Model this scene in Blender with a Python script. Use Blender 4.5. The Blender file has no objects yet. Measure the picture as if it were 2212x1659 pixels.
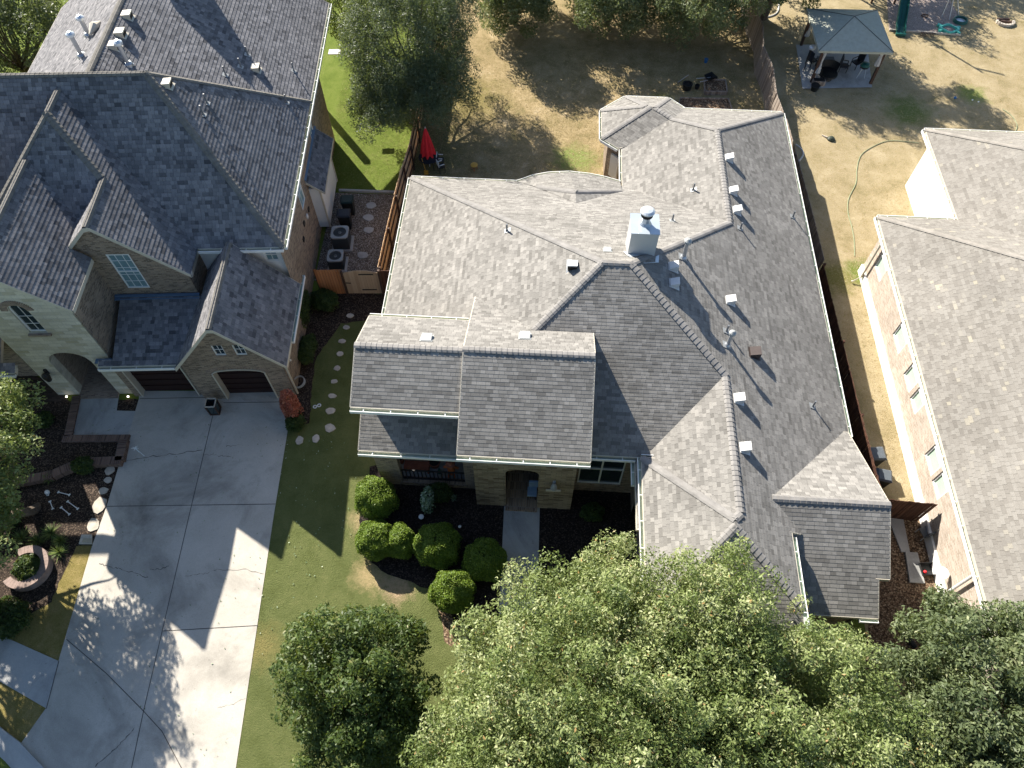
import bpy, math, random
import numpy as np
from mathutils import Vector, Matrix, noise as mnoise
SC = bpy.context.scene; COL = SC.collection
R = math.radians
# ------------------------------------------------------------------ camera
CAMH = 30.0; FPX = 1580.0; CX, CY = 1106.0, 829.5
M = [[0.9981210037716791, 0.0612668101653212, -0.0009164071049497162],
     [0.051406855640199325, -0.8454400597518757, -0.5315904820065275],
     [-0.033343620424351246, 0.5305445158880742, -0.8470010151340349]]
cam = bpy.data.objects.new("camera", bpy.data.cameras.new("camera")); COL.objects.link(cam)
cam.data.sensor_width = 36; cam.data.lens = FPX/2212*36; cam.data.clip_end = 1500; cam.data.clip_start = .5
mw = Matrix([[M[0][i], -M[1][i], -M[2][i], 0] for i in range(3)] + [[0, 0, 0, 1]]); mw[2][3] = CAMH
cam.matrix_world = mw; SC.camera = cam
# ------------------------------------------------------------------ light
SAZ, SEL = R(-38), R(33.5)
sdir = Vector((math.sin(SAZ)*math.cos(SEL), math.cos(SAZ)*math.cos(SEL), math.sin(SEL)))
sun = bpy.data.objects.new("sun", bpy.data.lights.new("sun", 'SUN')); COL.objects.link(sun)
sun.data.energy = 5.0; sun.data.angle = R(.5); sun.data.color = (1, .935, .84)
sun.rotation_euler = sdir.to_track_quat('Z', 'Y').to_euler()
W = bpy.data.worlds.new("World"); SC.world = W; W.use_nodes = True
nt = W.node_tree; sk = nt.nodes.new('ShaderNodeTexSky'); sk.sky_type = 'NISHITA'; sk.sun_disc = False
sk.sun_elevation = SEL; sk.sun_rotation = SAZ % (2*math.pi); sk.ozone_density = 3
bg = nt.nodes['Background']; bg.inputs[1].default_value = .07; nt.links.new(sk.outputs[0], bg.inputs[0])
SC.view_settings.view_transform = 'Standard'; SC.view_settings.look = 'None'; SC.view_settings.gamma = 1
SC.view_settings.exposure = 1.4
SC.render.engine = 'CYCLES'; SC.cycles.max_bounces = 6; SC.cycles.transparent_max_bounces = 6
rng = random.Random(7); nr = np.random.default_rng(11)
# ------------------------------------------------------------------ measuring helpers
def G(u, v, z=0.0):
    """the place at height z that stands at pixel (u, v) of the 2212x1659 view"""
    c = ((u-CX)/FPX, (v-CY)/FPX, 1.0)
    d = [sum(M[r][i]*c[r] for r in range(3)) for i in range(3)]
    t = (z-CAMH)/d[2]
    return Vector((d[0]*t, d[1]*t, z))
TH = R(5.0028); CT, ST = math.cos(TH), math.sin(TH)
def toL(p): return Vector((p[0]*CT+p[1]*ST, -p[0]*ST+p[1]*CT, p[2]))
def fromL(x, y, z=0): return Vector((x*CT-y*ST, x*ST+y*CT, z))
# ------------------------------------------------------------------ node material kit
class NM:
    def __init__(s, name, rough=.8, spec=.3):
        s.m = bpy.data.materials.new(name); s.m.use_nodes = True; s.t = s.m.node_tree
        s.b = s.t.nodes['Principled BSDF']; s.b.inputs['Roughness'].default_value = rough
        s.b.inputs['Specular IOR Level'].default_value = spec
    def n(s, typ, **kw):
        x = s.t.nodes.new('ShaderNode'+typ)
        for k, v in kw.items():
            if k.startswith('i_'):
                key = k[2:]; key = int(key) if key.isdigit() else key
                if hasattr(v, 'is_output') : s.t.links.new(v, x.inputs[key])
                else: x.inputs[key].default_value = v
            else: setattr(x, k, v)
        return x
    def ln(s, a, b): s.t.links.new(a, b)
    def math(s, op, a, b=0.0, c=0.0):
        x = s.n('Math', operation=op)
        for i, q in enumerate((a, b, c)):
            if hasattr(q, 'is_output'): s.ln(q, x.inputs[i])
            else: x.inputs[i].default_value = q
        return x.outputs[0]
    def uv(s): return s.n('UVMap').outputs[0]
    def pos(s): return s.n('NewGeometry').outputs['Position']
    def noise(s, vec, scale, detail=4, rough=.6, dist=0):
        x = s.n('TexNoise'); x.inputs['Scale'].default_value = scale; x.inputs['Detail'].default_value = detail
        x.inputs['Roughness'].default_value = rough; x.inputs['Distortion'].default_value = dist
        s.ln(vec, x.inputs['Vector']); return x.outputs['Fac']
    def ramp(s, fac, stops, interp='LINEAR'):
        x = s.n('ValToRGB'); e = x.color_ramp.elements; x.color_ramp.interpolation = interp
        while len(e) < len(stops): e.new(.5)
        for k, (p, c) in enumerate(stops):
            e[k].position = p; e[k].color = (c, c, c, 1) if isinstance(c, (int, float)) else (*c, 1)
        s.ln(fac, x.inputs[0]); return x.outputs[0]
    def mix(s, fac, a, b, mode='MIX'):
        x = s.n('Mix', data_type='RGBA', blend_type=mode)
        for q, i in ((fac, 0), (a, 6), (b, 7)):
            if hasattr(q, 'is_output'): s.ln(q, x.inputs[i])
            elif i == 0: x.inputs[0].default_value = q
            else: x.inputs[i].default_value = (*q, 1)
        return x.outputs[2]
    def bump(s, h, strength=.5, dist=.02, prev=None):
        x = s.n('Bump'); x.inputs['Strength'].default_value = strength; x.inputs['Distance'].default_value = dist
        s.ln(h, x.inputs['Height'])
        if prev is not None: s.ln(prev, x.inputs['Normal'])
        return x.outputs[0]
    def out(s, col, bump=None):
        if hasattr(col, 'is_output'): s.ln(col, s.b.inputs['Base Color'])
        else: s.b.inputs['Base Color'].default_value = (*col, 1)
        if bump is not None: s.ln(bump, s.b.inputs['Normal'])
        return s.m
def plain(name, col, rough=.6, var=.12, scale=6, spec=.3, metal=0, bumpd=0):
    m = NM(name, rough, spec); p = m.n('TexCoord').outputs['Object']
    f = m.noise(p, scale, 5); lo = tuple(c*(1-var) for c in col); hi = tuple(min(1, c*(1+var)) for c in col)
    c = m.ramp(f, ((.3, lo), (.7, hi))); m.b.inputs['Metallic'].default_value = metal
    return m.out(c, m.bump(m.noise(p, scale*6, 3), .5, bumpd) if bumpd else None)
def shingles(name, tones, row=.145, tab=.24, dark=.75, grit=1.0, lift=1.0):
    m = NM(name, .92, .15); uv = m.uv(); sx = m.n('SeparateXYZ', i_0=uv); u, v = sx.outputs[0], sx.outputs[1]
    rv = m.math('DIVIDE', v, row); r = m.math('FLOOR', rv)
    wn = m.n('TexWhiteNoise', noise_dimensions='1D'); m.ln(r, wn.inputs['W'])
    uu = m.math('ADD', m.math('DIVIDE', u, tab), m.math('MULTIPLY', wn.outputs['Value'], 7.0))
    wob = m.math('MULTIPLY', m.math('SINE', m.math('MULTIPLY', uu, 2.1)), .22); uu = m.math('ADD', uu, wob)
    t = m.math('FLOOR', uu)
    def wh(a, b):
        c = m.n('CombineXYZ'); m.ln(a, c.inputs[0]); m.ln(b, c.inputs[1])
        w = m.n('TexWhiteNoise', noise_dimensions='2D'); m.ln(c.outputs[0], w.inputs['Vector']); return w.outputs['Value']
    q = wh(t, r); q2 = wh(m.math('FLOOR', m.math('DIVIDE', uu, 3.0)), r)
    f = m.math('ADD', m.math('MULTIPLY', q, .75), m.math('MULTIPLY', q2, .25))
    col = m.ramp(f, tones)
    pos = m.pos()
    big = m.ramp(m.noise(pos, .35, 4), ((.3, .86), (.7, 1.08)))
    col = m.mix(1.0, col, big, 'MULTIPLY')
    gr = m.ramp(m.noise(pos, 34, 2), ((.3, 1-.16*grit), (.7, 1+.14*grit))); col = m.mix(1.0, col, gr, 'MULTIPLY')
    fr = m.math('FRACT', uu); edge = m.math('LESS_THAN', fr, .06)
    lft = m.math('MULTIPLY', m.math('GREATER_THAN', q, .5), .6*lift)
    h = m.math('SUBTRACT', lft, m.math('MULTIPLY', edge, .7))
    col = m.mix(m.math('MULTIPLY', edge, .45), col, tuple(c*dark*.5 for c in tones[0][1]))
    b = m.bump(h, .8, .008*lift); b = m.bump(m.noise(pos, 60, 2), .35, .006, b)
    return m.out(col, b)
def bricks(name, c1, c2, mortar, bw=.22, bh=.075, ms=.012, stain=.15, rough=.85, off=.5, third=None):
    m = NM(name, rough, .2); uv = m.uv(); bt = m.n('TexBrick', offset=off)
    bt.inputs['Scale'].default_value = 1; bt.inputs['Brick Width'].default_value = bw; bt.inputs['Row Height'].default_value = bh
    bt.inputs['Mortar Size'].default_value = ms; bt.inputs['Mortar Smooth'].default_value = .2
    bt.inputs['Color1'].default_value = (0, 0, 0, 1); bt.inputs['Color2'].default_value = (1, 1, 1, 1); bt.inputs['Mortar'].default_value = (.5, .5, .5, 1)
    m.ln(uv, bt.inputs['Vector'])
    mid = third or tuple((a+b)/2 for a, b in zip(c1, c2))
    col = m.ramp(bt.outputs['Color'], ((0, c1), (.45, mid), (1, c2)))
    col = m.mix(bt.outputs['Fac'], col, mortar)
    st = m.ramp(m.noise(m.pos(), .9, 5), ((.3, 1-stain), (.7, 1+stain))); col = m.mix(1.0, col, st, 'MULTIPLY')
    g = m.ramp(m.noise(m.pos(), 22, 3), ((.3, .88), (.7, 1.1))); col = m.mix(1.0, col, g, 'MULTIPLY')
    inv = m.math('SUBTRACT', 1.0, bt.outputs['Fac'])
    return m.out(col, m.bump(m.noise(m.pos(), 40, 3), .4, .006, m.bump(inv, .8, .01)))
MAT = {}
MAT['sh_main'] = shingles('shingle_main', ((0, (.142, .135, .122)), (.35, (.198, .189, .172)), (.7, (.242, .231, .210)), (1, (.292, .278, .252))))
MAT['sh_left'] = shingles('shingle_left', ((0, (.070, .070, .074)), (.35, (.155, .153, .158)), (.7, (.20, .196, .20)), (1, (.265, .256, .256))), row=.17, tab=.2, lift=3.0)
MAT['sh_right'] = shingles('shingle_right', ((0, (.17, .157, .137)), (.4, (.22, .205, .18)), (.85, (.25, .235, .208)), (1, (.34, .31, .24))))
MAT['cap_main'] = plain('cap_main', (.225, .215, .20), .9, .2, 3, .15, bumpd=.004)
MAT['cap_left'] = plain('cap_left', (.17, .16, .14), .9, .2, 3, .15, bumpd=.004)
MAT['cap_right'] = plain('cap_right', (.26, .24, .21), .9, .2, 3, .15, bumpd=.004)
MAT['trim'] = plain('cream_trim', (.55, .50, .40), .6, .06, 2)
MAT['white'] = plain('white_paint', (.75, .75, .72), .5, .05, 2)
MAT['gutter'] = plain('gutter_white', (.8, .8, .76), .35, .05, 2)
MAT['gutin'] = plain('gutter_inside', (.42, .50, .40), .35, .1, 4)
MAT['brick_tan'] = bricks('brick_tan', (.12, .085, .06), (.36, .27, .19), (.30, .26, .21), third=(.25, .18, .125))
MAT['brick_porch'] = bricks('brick_porch', (.20, .13, .10), (.36, .27, .20), (.30, .26, .21), third=(.28, .20, .15))
MAT['brick_pink'] = bricks('brick_pink', (.33, .265, .205), (.52, .45, .375), (.49, .44, .38), third=(.43, .35, .28))
MAT['lime'] = bricks('limestone_block', (.42, .38, .28), (.62, .58, .48), (.48, .45, .38), .55, .22, .014, .12, third=(.54, .50, .40))
MAT['sand'] = bricks('sandstone_block', (.16, .11, .07), (.36, .29, .20), (.20, .17, .12), .42, .13, .014, .25, third=(.29, .23, .155))
MAT['soldier'] = bricks('brick_soldier', (.14, .09, .06), (.34, .25, .17), (.24, .20, .16), .085, .4, .016, .1)
MAT['dark'] = plain('dark_void', (.012, .011, .011), .7, .1)
MAT['door'] = plain('garage_brown', (.028, .012, .010), .5, .2, 3)
def glass(name, col, rough=.08):
    m = NM(name, rough, .6); return m.out(col)
MAT['glass'] = glass('window_glass', (.025, .04, .045)); MAT['blind'] = plain('window_blind', (.16, .26, .28), .3, .12, 3)
MAT['mint'] = plain('mint_glass', (.42, .55, .44), .2, .08, 2)
MAT['metal'] = plain('galvanised', (.42, .44, .46), .35, .1, 5, .5, .6); MAT['lead'] = plain('grey_pipe', (.16, .17, .18), .5, .1, 5)
MAT['tin'] = plain('light_tin', (.62, .66, .68), .3, .06, 4, .5, .3)
MAT['black'] = plain('black_plastic', (.015, .017, .018), .45, .2, 5); MAT['iron'] = plain('dark_iron', (.03, .028, .026), .5, .2)
MAT['acgrey'] = plain('painted_grey', (.33, .34, .33), .5, .06, 4); MAT['acdark'] = plain('fin_dark', (.06, .065, .065), .5, .2, 30)
MAT['blue'] = plain('flash_blue', (.10, .16, .24), .4, .1, 4)
def conc(name, lo, hi, crack=True):
    m = NM(name, .85, .25); p = m.pos()
    c = m.ramp(m.noise(p, .45, 6, .65), ((.25, lo), (.75, hi)))
    c = m.mix(1.0, c, m.ramp(m.noise(p, 26, 3), ((.3, .9), (.7, 1.07))), 'MULTIPLY')
    st = m.ramp(m.noise(p, .28, 5, .7, .6), ((.48, 1.0), (.70, .56))); c = m.mix(1.0, c, st, 'MULTIPLY')
    sp = m.ramp(m.noise(p, 7, 2), ((.68, 1.0), (.74, .55))); c = m.mix(.5, c, m.mix(1.0, c, sp, 'MULTIPLY'))
    return m.out(c, m.bump(m.noise(p, 50, 4), .3, .004))
MAT['conc'] = conc('concrete', (.38, .352, .30), (.53, .495, .43)); MAT['conc2'] = conc('concrete_walk', (.34, .34, .33), (.45, .45, .43))
MAT['joint'] = plain('joint_dark', (.07, .065, .06), .9, .2)
def grass(name, stops, scale=1.2, fine=30, patches=(), bump=.05, streak=False):
    m = NM(name, .95, .1); p = m.pos()
    f = m.noise(p, scale, 7, .72, .3); f2 = m.noise(p, fine, 4, .7)
    c = m.ramp(m.math('ADD', m.math('MULTIPLY', f, .62), m.math('MULTIPLY', f2, .38)), stops)
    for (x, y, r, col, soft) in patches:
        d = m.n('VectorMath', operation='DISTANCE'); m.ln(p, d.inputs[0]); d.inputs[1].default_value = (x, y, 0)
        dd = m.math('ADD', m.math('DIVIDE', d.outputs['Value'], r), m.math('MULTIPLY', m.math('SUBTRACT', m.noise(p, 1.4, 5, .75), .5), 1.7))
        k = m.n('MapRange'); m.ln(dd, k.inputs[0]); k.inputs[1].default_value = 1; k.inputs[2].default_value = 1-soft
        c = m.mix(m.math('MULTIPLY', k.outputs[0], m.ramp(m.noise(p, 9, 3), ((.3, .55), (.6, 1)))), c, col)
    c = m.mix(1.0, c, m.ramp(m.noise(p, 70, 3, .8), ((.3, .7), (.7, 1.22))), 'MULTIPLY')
    return m.out(c, m.bump(m.noise(p, 16, 6, .8), .9, bump))
TAN = ((.34, (.14, .13, .05)), (.46, (.27, .21, .105)), (.57, (.39, .30, .165)), (.70, (.56, .47, .34)))
STRAW = ((.34, (.18, .155, .07)), (.46, (.31, .25, .14)), (.58, (.39, .32, .195)), (.72, (.51, .44, .30)))
GRN = ((.3, (.065, .10, .012)), (.5, (.13, .175, .03)), (.68, (.19, .21, .06)), (.8, (.27, .25, .11)))
OLV = ((.3, (.075, .09, .024)), (.5, (.125, .145, .05)), (.68, (.175, .18, .07)), (.82, (.26, .22, .11)))
def gx(u, v): q = G(u, v); return q.x, q.y
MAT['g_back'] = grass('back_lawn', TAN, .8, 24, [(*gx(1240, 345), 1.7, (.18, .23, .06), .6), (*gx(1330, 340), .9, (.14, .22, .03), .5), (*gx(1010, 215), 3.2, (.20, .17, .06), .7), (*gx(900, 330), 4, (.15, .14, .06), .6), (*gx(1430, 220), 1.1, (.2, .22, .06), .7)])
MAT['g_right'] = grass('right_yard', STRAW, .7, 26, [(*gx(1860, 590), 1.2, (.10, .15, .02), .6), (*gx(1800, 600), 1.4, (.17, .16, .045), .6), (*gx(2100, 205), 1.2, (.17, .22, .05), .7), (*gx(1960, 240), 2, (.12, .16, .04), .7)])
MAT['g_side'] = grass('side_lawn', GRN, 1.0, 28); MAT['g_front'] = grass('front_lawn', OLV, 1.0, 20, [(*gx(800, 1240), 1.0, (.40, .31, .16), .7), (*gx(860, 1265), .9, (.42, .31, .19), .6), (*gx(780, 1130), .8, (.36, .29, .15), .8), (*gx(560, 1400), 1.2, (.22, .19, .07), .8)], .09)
MAT['g_strip'] = grass('verge', ((.3, (.11, .10, .025)), (.5, (.22, .18, .06)), (.7, (.34, .26, .12))), 1.4, 26)
def gravel(name, cols, sc=26):
    m = NM(name, .9, .2); p = m.pos(); v = m.n('TexVoronoi'); v.inputs['Scale'].default_value = sc; m.ln(p, v.inputs['Vector'])
    s = m.n('SeparateColor'); m.ln(v.outputs['Color'], s.inputs[0]); c = m.ramp(s.outputs[0], cols)
    d = m.ramp(v.outputs['Distance'], ((.35, 1.0), (.75, .25))); c = m.mix(1.0, c, d, 'MULTIPLY')
    return m.out(c, m.bump(v.outputs['Distance'], -.9, .03))
MAT['gravel'] = gravel('river_gravel', ((0, (.10, .075, .055)), (.5, (.22, .18, .145)), (.85, (.36, .31, .26)), (1, (.55, .52, .48))))
MAT['mulch'] = gravel('dark_mulch', ((0, (.012, .009, .008)), (.6, (.03, .022, .018)), (1, (.075, .055, .045))), 18)
MAT['mulchb'] = gravel('brown_mulch', ((0, (.025, .016, .012)), (.6, (.06, .042, .03)), (1, (.15, .11, .08))), 20)
MAT['soil'] = gravel('bare_soil', ((0, (.10, .06, .035)), (.6, (.20, .13, .08)), (1, (.38, .28, .18))), 16)
MAT['sandp'] = gravel('pink_gravel', ((0, (.30, .23, .19)), (.6, (.42, .34, .29)), (1, (.52, .45, .40))), 30)
MAT['flag'] = plain('flagstone', (.46, .41, .34), .85, .22, 5, bumpd=.01)
def wood(name, a, b, w=.14):
    m = NM(name, .8, .2); uv = m.uv(); sx = m.n('SeparateXYZ', i_0=uv); k = m.math('DIVIDE', sx.outputs[0], w)
    wn = m.n('TexWhiteNoise', noise_dimensions='1D'); m.ln(m.math('FLOOR', k), wn.inputs['W'])
    mp = m.n('Mapping'); mp.inputs['Scale'].default_value = (30, 1.2, 1); m.ln(uv, mp.inputs[0])
    f = m.noise(mp.outputs[0], 1, 5); t = m.math('ADD', m.math('MULTIPLY', wn.outputs['Value'], .6), m.math('MULTIPLY', f, .4))
    c = m.ramp(t, ((.2, a), (.8, b))); e = m.math('LESS_THAN', m.math('FRACT', k), .07)
    c = m.mix(m.math('MULTIPLY', e, .75), c, tuple(q*.25 for q in a)); return m.out(c, m.bump(m.math('SUBTRACT', 1.0, e), .8, .012))
MAT['cedar'] = wood('cedar_boards', (.60, .37, .20), (.74, .52, .32)); MAT['cedard'] = wood('stained_boards', (.42, .17, .07), (.55, .26, .12))
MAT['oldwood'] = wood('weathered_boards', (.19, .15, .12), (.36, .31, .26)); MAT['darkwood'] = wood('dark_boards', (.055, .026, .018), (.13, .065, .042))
MAT['post'] = plain('brown_post', (.07, .04, .028), .7, .2); MAT['canvas'] = plain('olive_canvas', (.36, .375, .31), .8, .1, 4)
MAT['curtain'] = plain('grey_curtain', (.46, .46, .44), .8, .1, 8); MAT['red'] = plain('red_fabric', (.72, .028, .035), .7, .12, 5)
MAT['greenp'] = plain('green_plastic', (.012, .09, .075), .4, .1); MAT['teal'] = plain('teal_plastic', (.10, .48, .38), .35, .15)
MAT['bone'] = plain('white_bone', (.72, .74, .72), .5, .08); MAT['orange'] = plain('orange_plastic', (.55, .16, .05), .5, .2)
MAT['yellow'] = plain('yellow_plastic', (.60, .32, .05), .5, .15); MAT['terra'] = plain('terracotta', (.28, .10, .06), .7, .2)
MAT['paleblue'] = plain('pale_blue_cloth', (.24, .34, .46), .7, .15, 5); MAT['bark'] = plain('bark', (.12, .095, .07), .95, .3, 8, bumpd=.03)
MAT['hose'] = plain('pale_hose', (.26, .30, .18), .5, .1); MAT['bluep'] = plain('blue_plastic', (.03, .14, .34), .4, .1)
def lamp(name, col, st):
    m = NM(name); m.b.inputs['Emission Color'].default_value = (*col, 1); m.b.inputs['Emission Strength'].default_value = st; return m.out(col)
MAT['spot'] = lamp('lit_spot', (1, .9, .8), 2)
def leafmat(name, stops, trans=.35, rough=.5, spec=.3):
    m = NM(name, rough, spec); a = m.n('Attribute'); a.attribute_name = 'tint'
    c = m.ramp(a.outputs['Fac'], stops); m.out(c)
    tr = m.n('BsdfTranslucent'); m.ln(m.mix(.4, c, (.25, .30, .03)), tr.inputs[0]); mx = m.n('MixShader'); mx.inputs[0].default_value = trans
    m.ln(m.b.outputs[0], mx.inputs[1]); m.ln(tr.outputs[0], mx.inputs[2]); m.ln(mx.outputs[0], m.t.nodes['Material Output'].inputs[0]); return m.m
MAT['l_oak'] = leafmat('oak_leaves', ((0, (.08, .118, .03)), (.4, (.17, .218, .068)), (.75, (.30, .345, .14)), (.95, (.47, .48, .27)), (1, (.36, .23, .09))))
MAT['l_dark'] = leafmat('dark_leaves', ((0, (.034, .058, .014)), (.5, (.07, .11, .028)), (.85, (.12, .165, .05)), (1, (.22, .22, .08))))
MAT['l_elm'] = leafmat('elm_leaves', ((0, (.045, .065, .035)), (.5, (.085, .115, .06)), (.85, (.15, .185, .11)), (1, (.26, .29, .18))))
MAT['l_bush'] = leafmat('box_leaves', ((0, (.05, .095, .01)), (.5, (.12, .19, .02)), (.85, (.19, .27, .035)), (1, (.28, .35, .07))))
MAT['l_live'] = leafmat('live_oak_leaves', ((0, (.065, .09, .04)), (.5, (.13, .165, .075)), (.85, (.21, .245, .12)), (1, (.32, .33, .18))))
MAT['l_vine'] = leafmat('vine_leaves', ((0, (.02, .04, .01)), (.6, (.045, .08, .02)), (1, (.09, .13, .03))))
MAT['l_red'] = leafmat('red_leaves', ((0, (.22, .05, .03)), (.6, (.42, .12, .08)), (1, (.5, .22, .14))), .3)
MAT['l_yucca'] = leafmat('yucca_leaves', ((0, (.05, .09, .03)), (.6, (.14, .2, .05)), (1, (.28, .33, .10))), .2)
MAT['l_white'] = leafmat('pale_leaves', ((0, (.08, .14, .06)), (.6, (.2, .28, .16)), (1, (.5, .55, .42))), .2)
# ------------------------------------------------------------------ mesh builder
Z = Vector((0, 0, 1))
class MB:
    def __init__(s): s.v = []; s.f = []; s.mi = []; s.uv = []
    def poly(s, pts, mi=0, uv=None):
        pts = [Vector(p) for p in pts]; k = len(s.v)
        if uv is None:
            n = Vector((0, 0, 0))
            for i in range(len(pts)): n += (pts[i]-pts[0]).cross(pts[(i+1) % len(pts)]-pts[0])
            if n.length < 1e-12: return
            n.normalize()
            if abs(n.z) > .995: ua, va = Vector((1, 0, 0)), Vector((0, 1, 0))
            else:
                ua = Z.cross(n).normalized(); va = n.cross(ua).normalized()
                if va.z < 0: va = -va
            uv = [(p.dot(ua), p.dot(va)) for p in pts]
        s.v += [tuple(p) for p in pts]; s.f.append(list(range(k, k+len(pts)))); s.mi.append(mi); s.uv += uv
    def box(s, c, size, mi=0, rot=0, tilt=None):
        c = Vector(c); a, b, d = [q/2 for q in size]; m = Matrix.Rotation(rot, 3, 'Z')
        if tilt is not None: m = m @ tilt
        P = [c+m @ Vector((x*a, y*b, z*d)) for z in (-1, 1) for y in (-1, 1) for x in (-1, 1)]
        for q in ((0, 2, 3, 1), (4, 5, 7, 6), (0, 1, 5, 4), (2, 6, 7, 3), (0, 4, 6, 2), (1, 3, 7, 5)): s.poly([P[i] for i in q], mi)
    def bar(s, a, b, w, h, mi=0):
        a = Vector(a); b = Vector(b); d = (b-a).normalized(); up = Z if abs(d.z) < .98 else Vector((1, 0, 0))
        x = d.cross(up).normalized()*w/2; y = x.cross(d).normalized()*h/2
        A = [a-x-y, a+x-y, a+x+y, a-x+y]; B = [q+(b-a) for q in A]
        s.poly(A, mi); s.poly(B[::-1], mi)
        for i in range(4): j = (i+1) % 4; s.poly([A[i], B[i], B[j], A[j]], mi)
    def tube(s, pts, rad, n=8, mi=0, cap=True):
        pts = [Vector(p) for p in pts]; rad = rad if isinstance(rad, (list, tuple)) else [rad]*len(pts); rings = []
        for i, p in enumerate(pts):
            d = (pts[min(i+1, len(pts)-1)]-pts[max(i-1, 0)]).normalized(); up = Z if abs(d.z) < .95 else Vector((1, 0, 0))
            x = d.cross(up).normalized(); y = d.cross(x)
            rings.append([p+(x*math.cos(t)+y*math.sin(t))*rad[i] for t in [2*math.pi*k/n for k in range(n)]])
        for a, b in zip(rings, rings[1:]):
            for k in range(n): j = (k+1) % n; s.poly([a[k], a[j], b[j], b[k]], mi)
        if cap: s.poly(rings[0][::-1], mi); s.poly(rings[-1], mi)
    def lathe(s, c, prof, n=16, mi=0):
        c = Vector(c)
        rings = [[c+Vector((r*math.cos(2*math.pi*k/n), r*math.sin(2*math.pi*k/n), z)) for k in range(n)] for r, z in prof]
        for a, b in zip(rings, rings[1:]):
            for k in range(n): j = (k+1) % n; s.poly([a[k], a[j], b[j], b[k]], mi)
        s.poly(rings[-1], mi); s.poly(rings[0][::-1], mi)
    def prism(s, pts, z0, z1, mi=0):
        A = [Vector((p[0], p[1], z0)) for p in pts]; B = [Vector((p[0], p[1], z1)) for p in pts]
        s.poly(B, mi); s.poly(A[::-1], mi)
        for i in range(len(A)): j = (i+1) % len(A); s.poly([A[i], A[j], B[j], B[i]], mi)
    def build(s, name, mats, parent=None, smooth=False):
        me = bpy.data.meshes.new(name); me.from_pydata(s.v, [], s.f)
        mats = mats if isinstance(mats, (list, tuple)) else [mats]
        for m in mats: me.materials.append(MAT[m] if isinstance(m, str) else m)
        me.polygons.foreach_set('material_index', s.mi)
        ul = me.uv_layers.new(name='UVMap'); ul.data.foreach_set('uv', [c for q in s.uv for c in q])
        if smooth: me.polygons.foreach_set('use_smooth', [True]*len(s.f))
        me.update(); o = bpy.data.objects.new(name, me); COL.objects.link(o)
        if parent: o.parent = parent
        return o
def tag(o, label=None, cat=None, group=None, kind=None):
    if label: o['label'] = label
    if cat: o['category'] = cat
    if group: o['group'] = group
    if kind: o['kind'] = kind
    return o
def thing(name, label, cat, loc=(0, 0, 0), rz=0, group=None):
    o = bpy.data.objects.new(name, None); COL.objects.link(o); o.location = loc; o.rotation_euler = (0, 0, rz)
    return tag(o, label, cat, group)
def copy_tree(o, parent=None):
    c = o.copy(); COL.objects.link(c); c.parent = parent
    for ch in list(o.children): copy_tree(ch, c)
    return c
# ------------------------------------------------------------------ 2D clipping
def clip(poly, a, b, c):
    """keep the part of poly (2D pts) where a*x+b*y+c >= 0"""
    out = []; n = len(poly)
    for i in range(n):
        p, q = poly[i], poly[(i+1) % n]; dp = a*p[0]+b*p[1]+c; dq = a*q[0]+b*q[1]+c
        if dp >= -1e-9: out.append(p)
        if (dp > 1e-9 and dq < -1e-9) or (dp < -1e-9 and dq > 1e-9):
            t = dp/(dp-dq); out.append((p[0]+(q[0]-p[0])*t, p[1]+(q[1]-p[1])*t))
    return out
def area(p): return abs(sum(p[i][0]*p[(i+1) % len(p)][1]-p[(i+1) % len(p)][0]*p[i][1] for i in range(len(p))))/2 if len(p) > 2 else 0
def halves(fp):
    hs = []; n = len(fp); s = sum(fp[i][0]*fp[(i+1) % n][1]-fp[(i+1) % n][0]*fp[i][1] for i in range(n))
    if s < 0: fp = fp[::-1]
    for i in range(n):
        p, q = fp[i], fp[(i+1) % n]; a, b = -(q[1]-p[1]), q[0]-p[0]; L = math.hypot(a, b); hs.append((a/L, b/L, -(a*p[0]+b*p[1])/L))
    return hs
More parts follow.
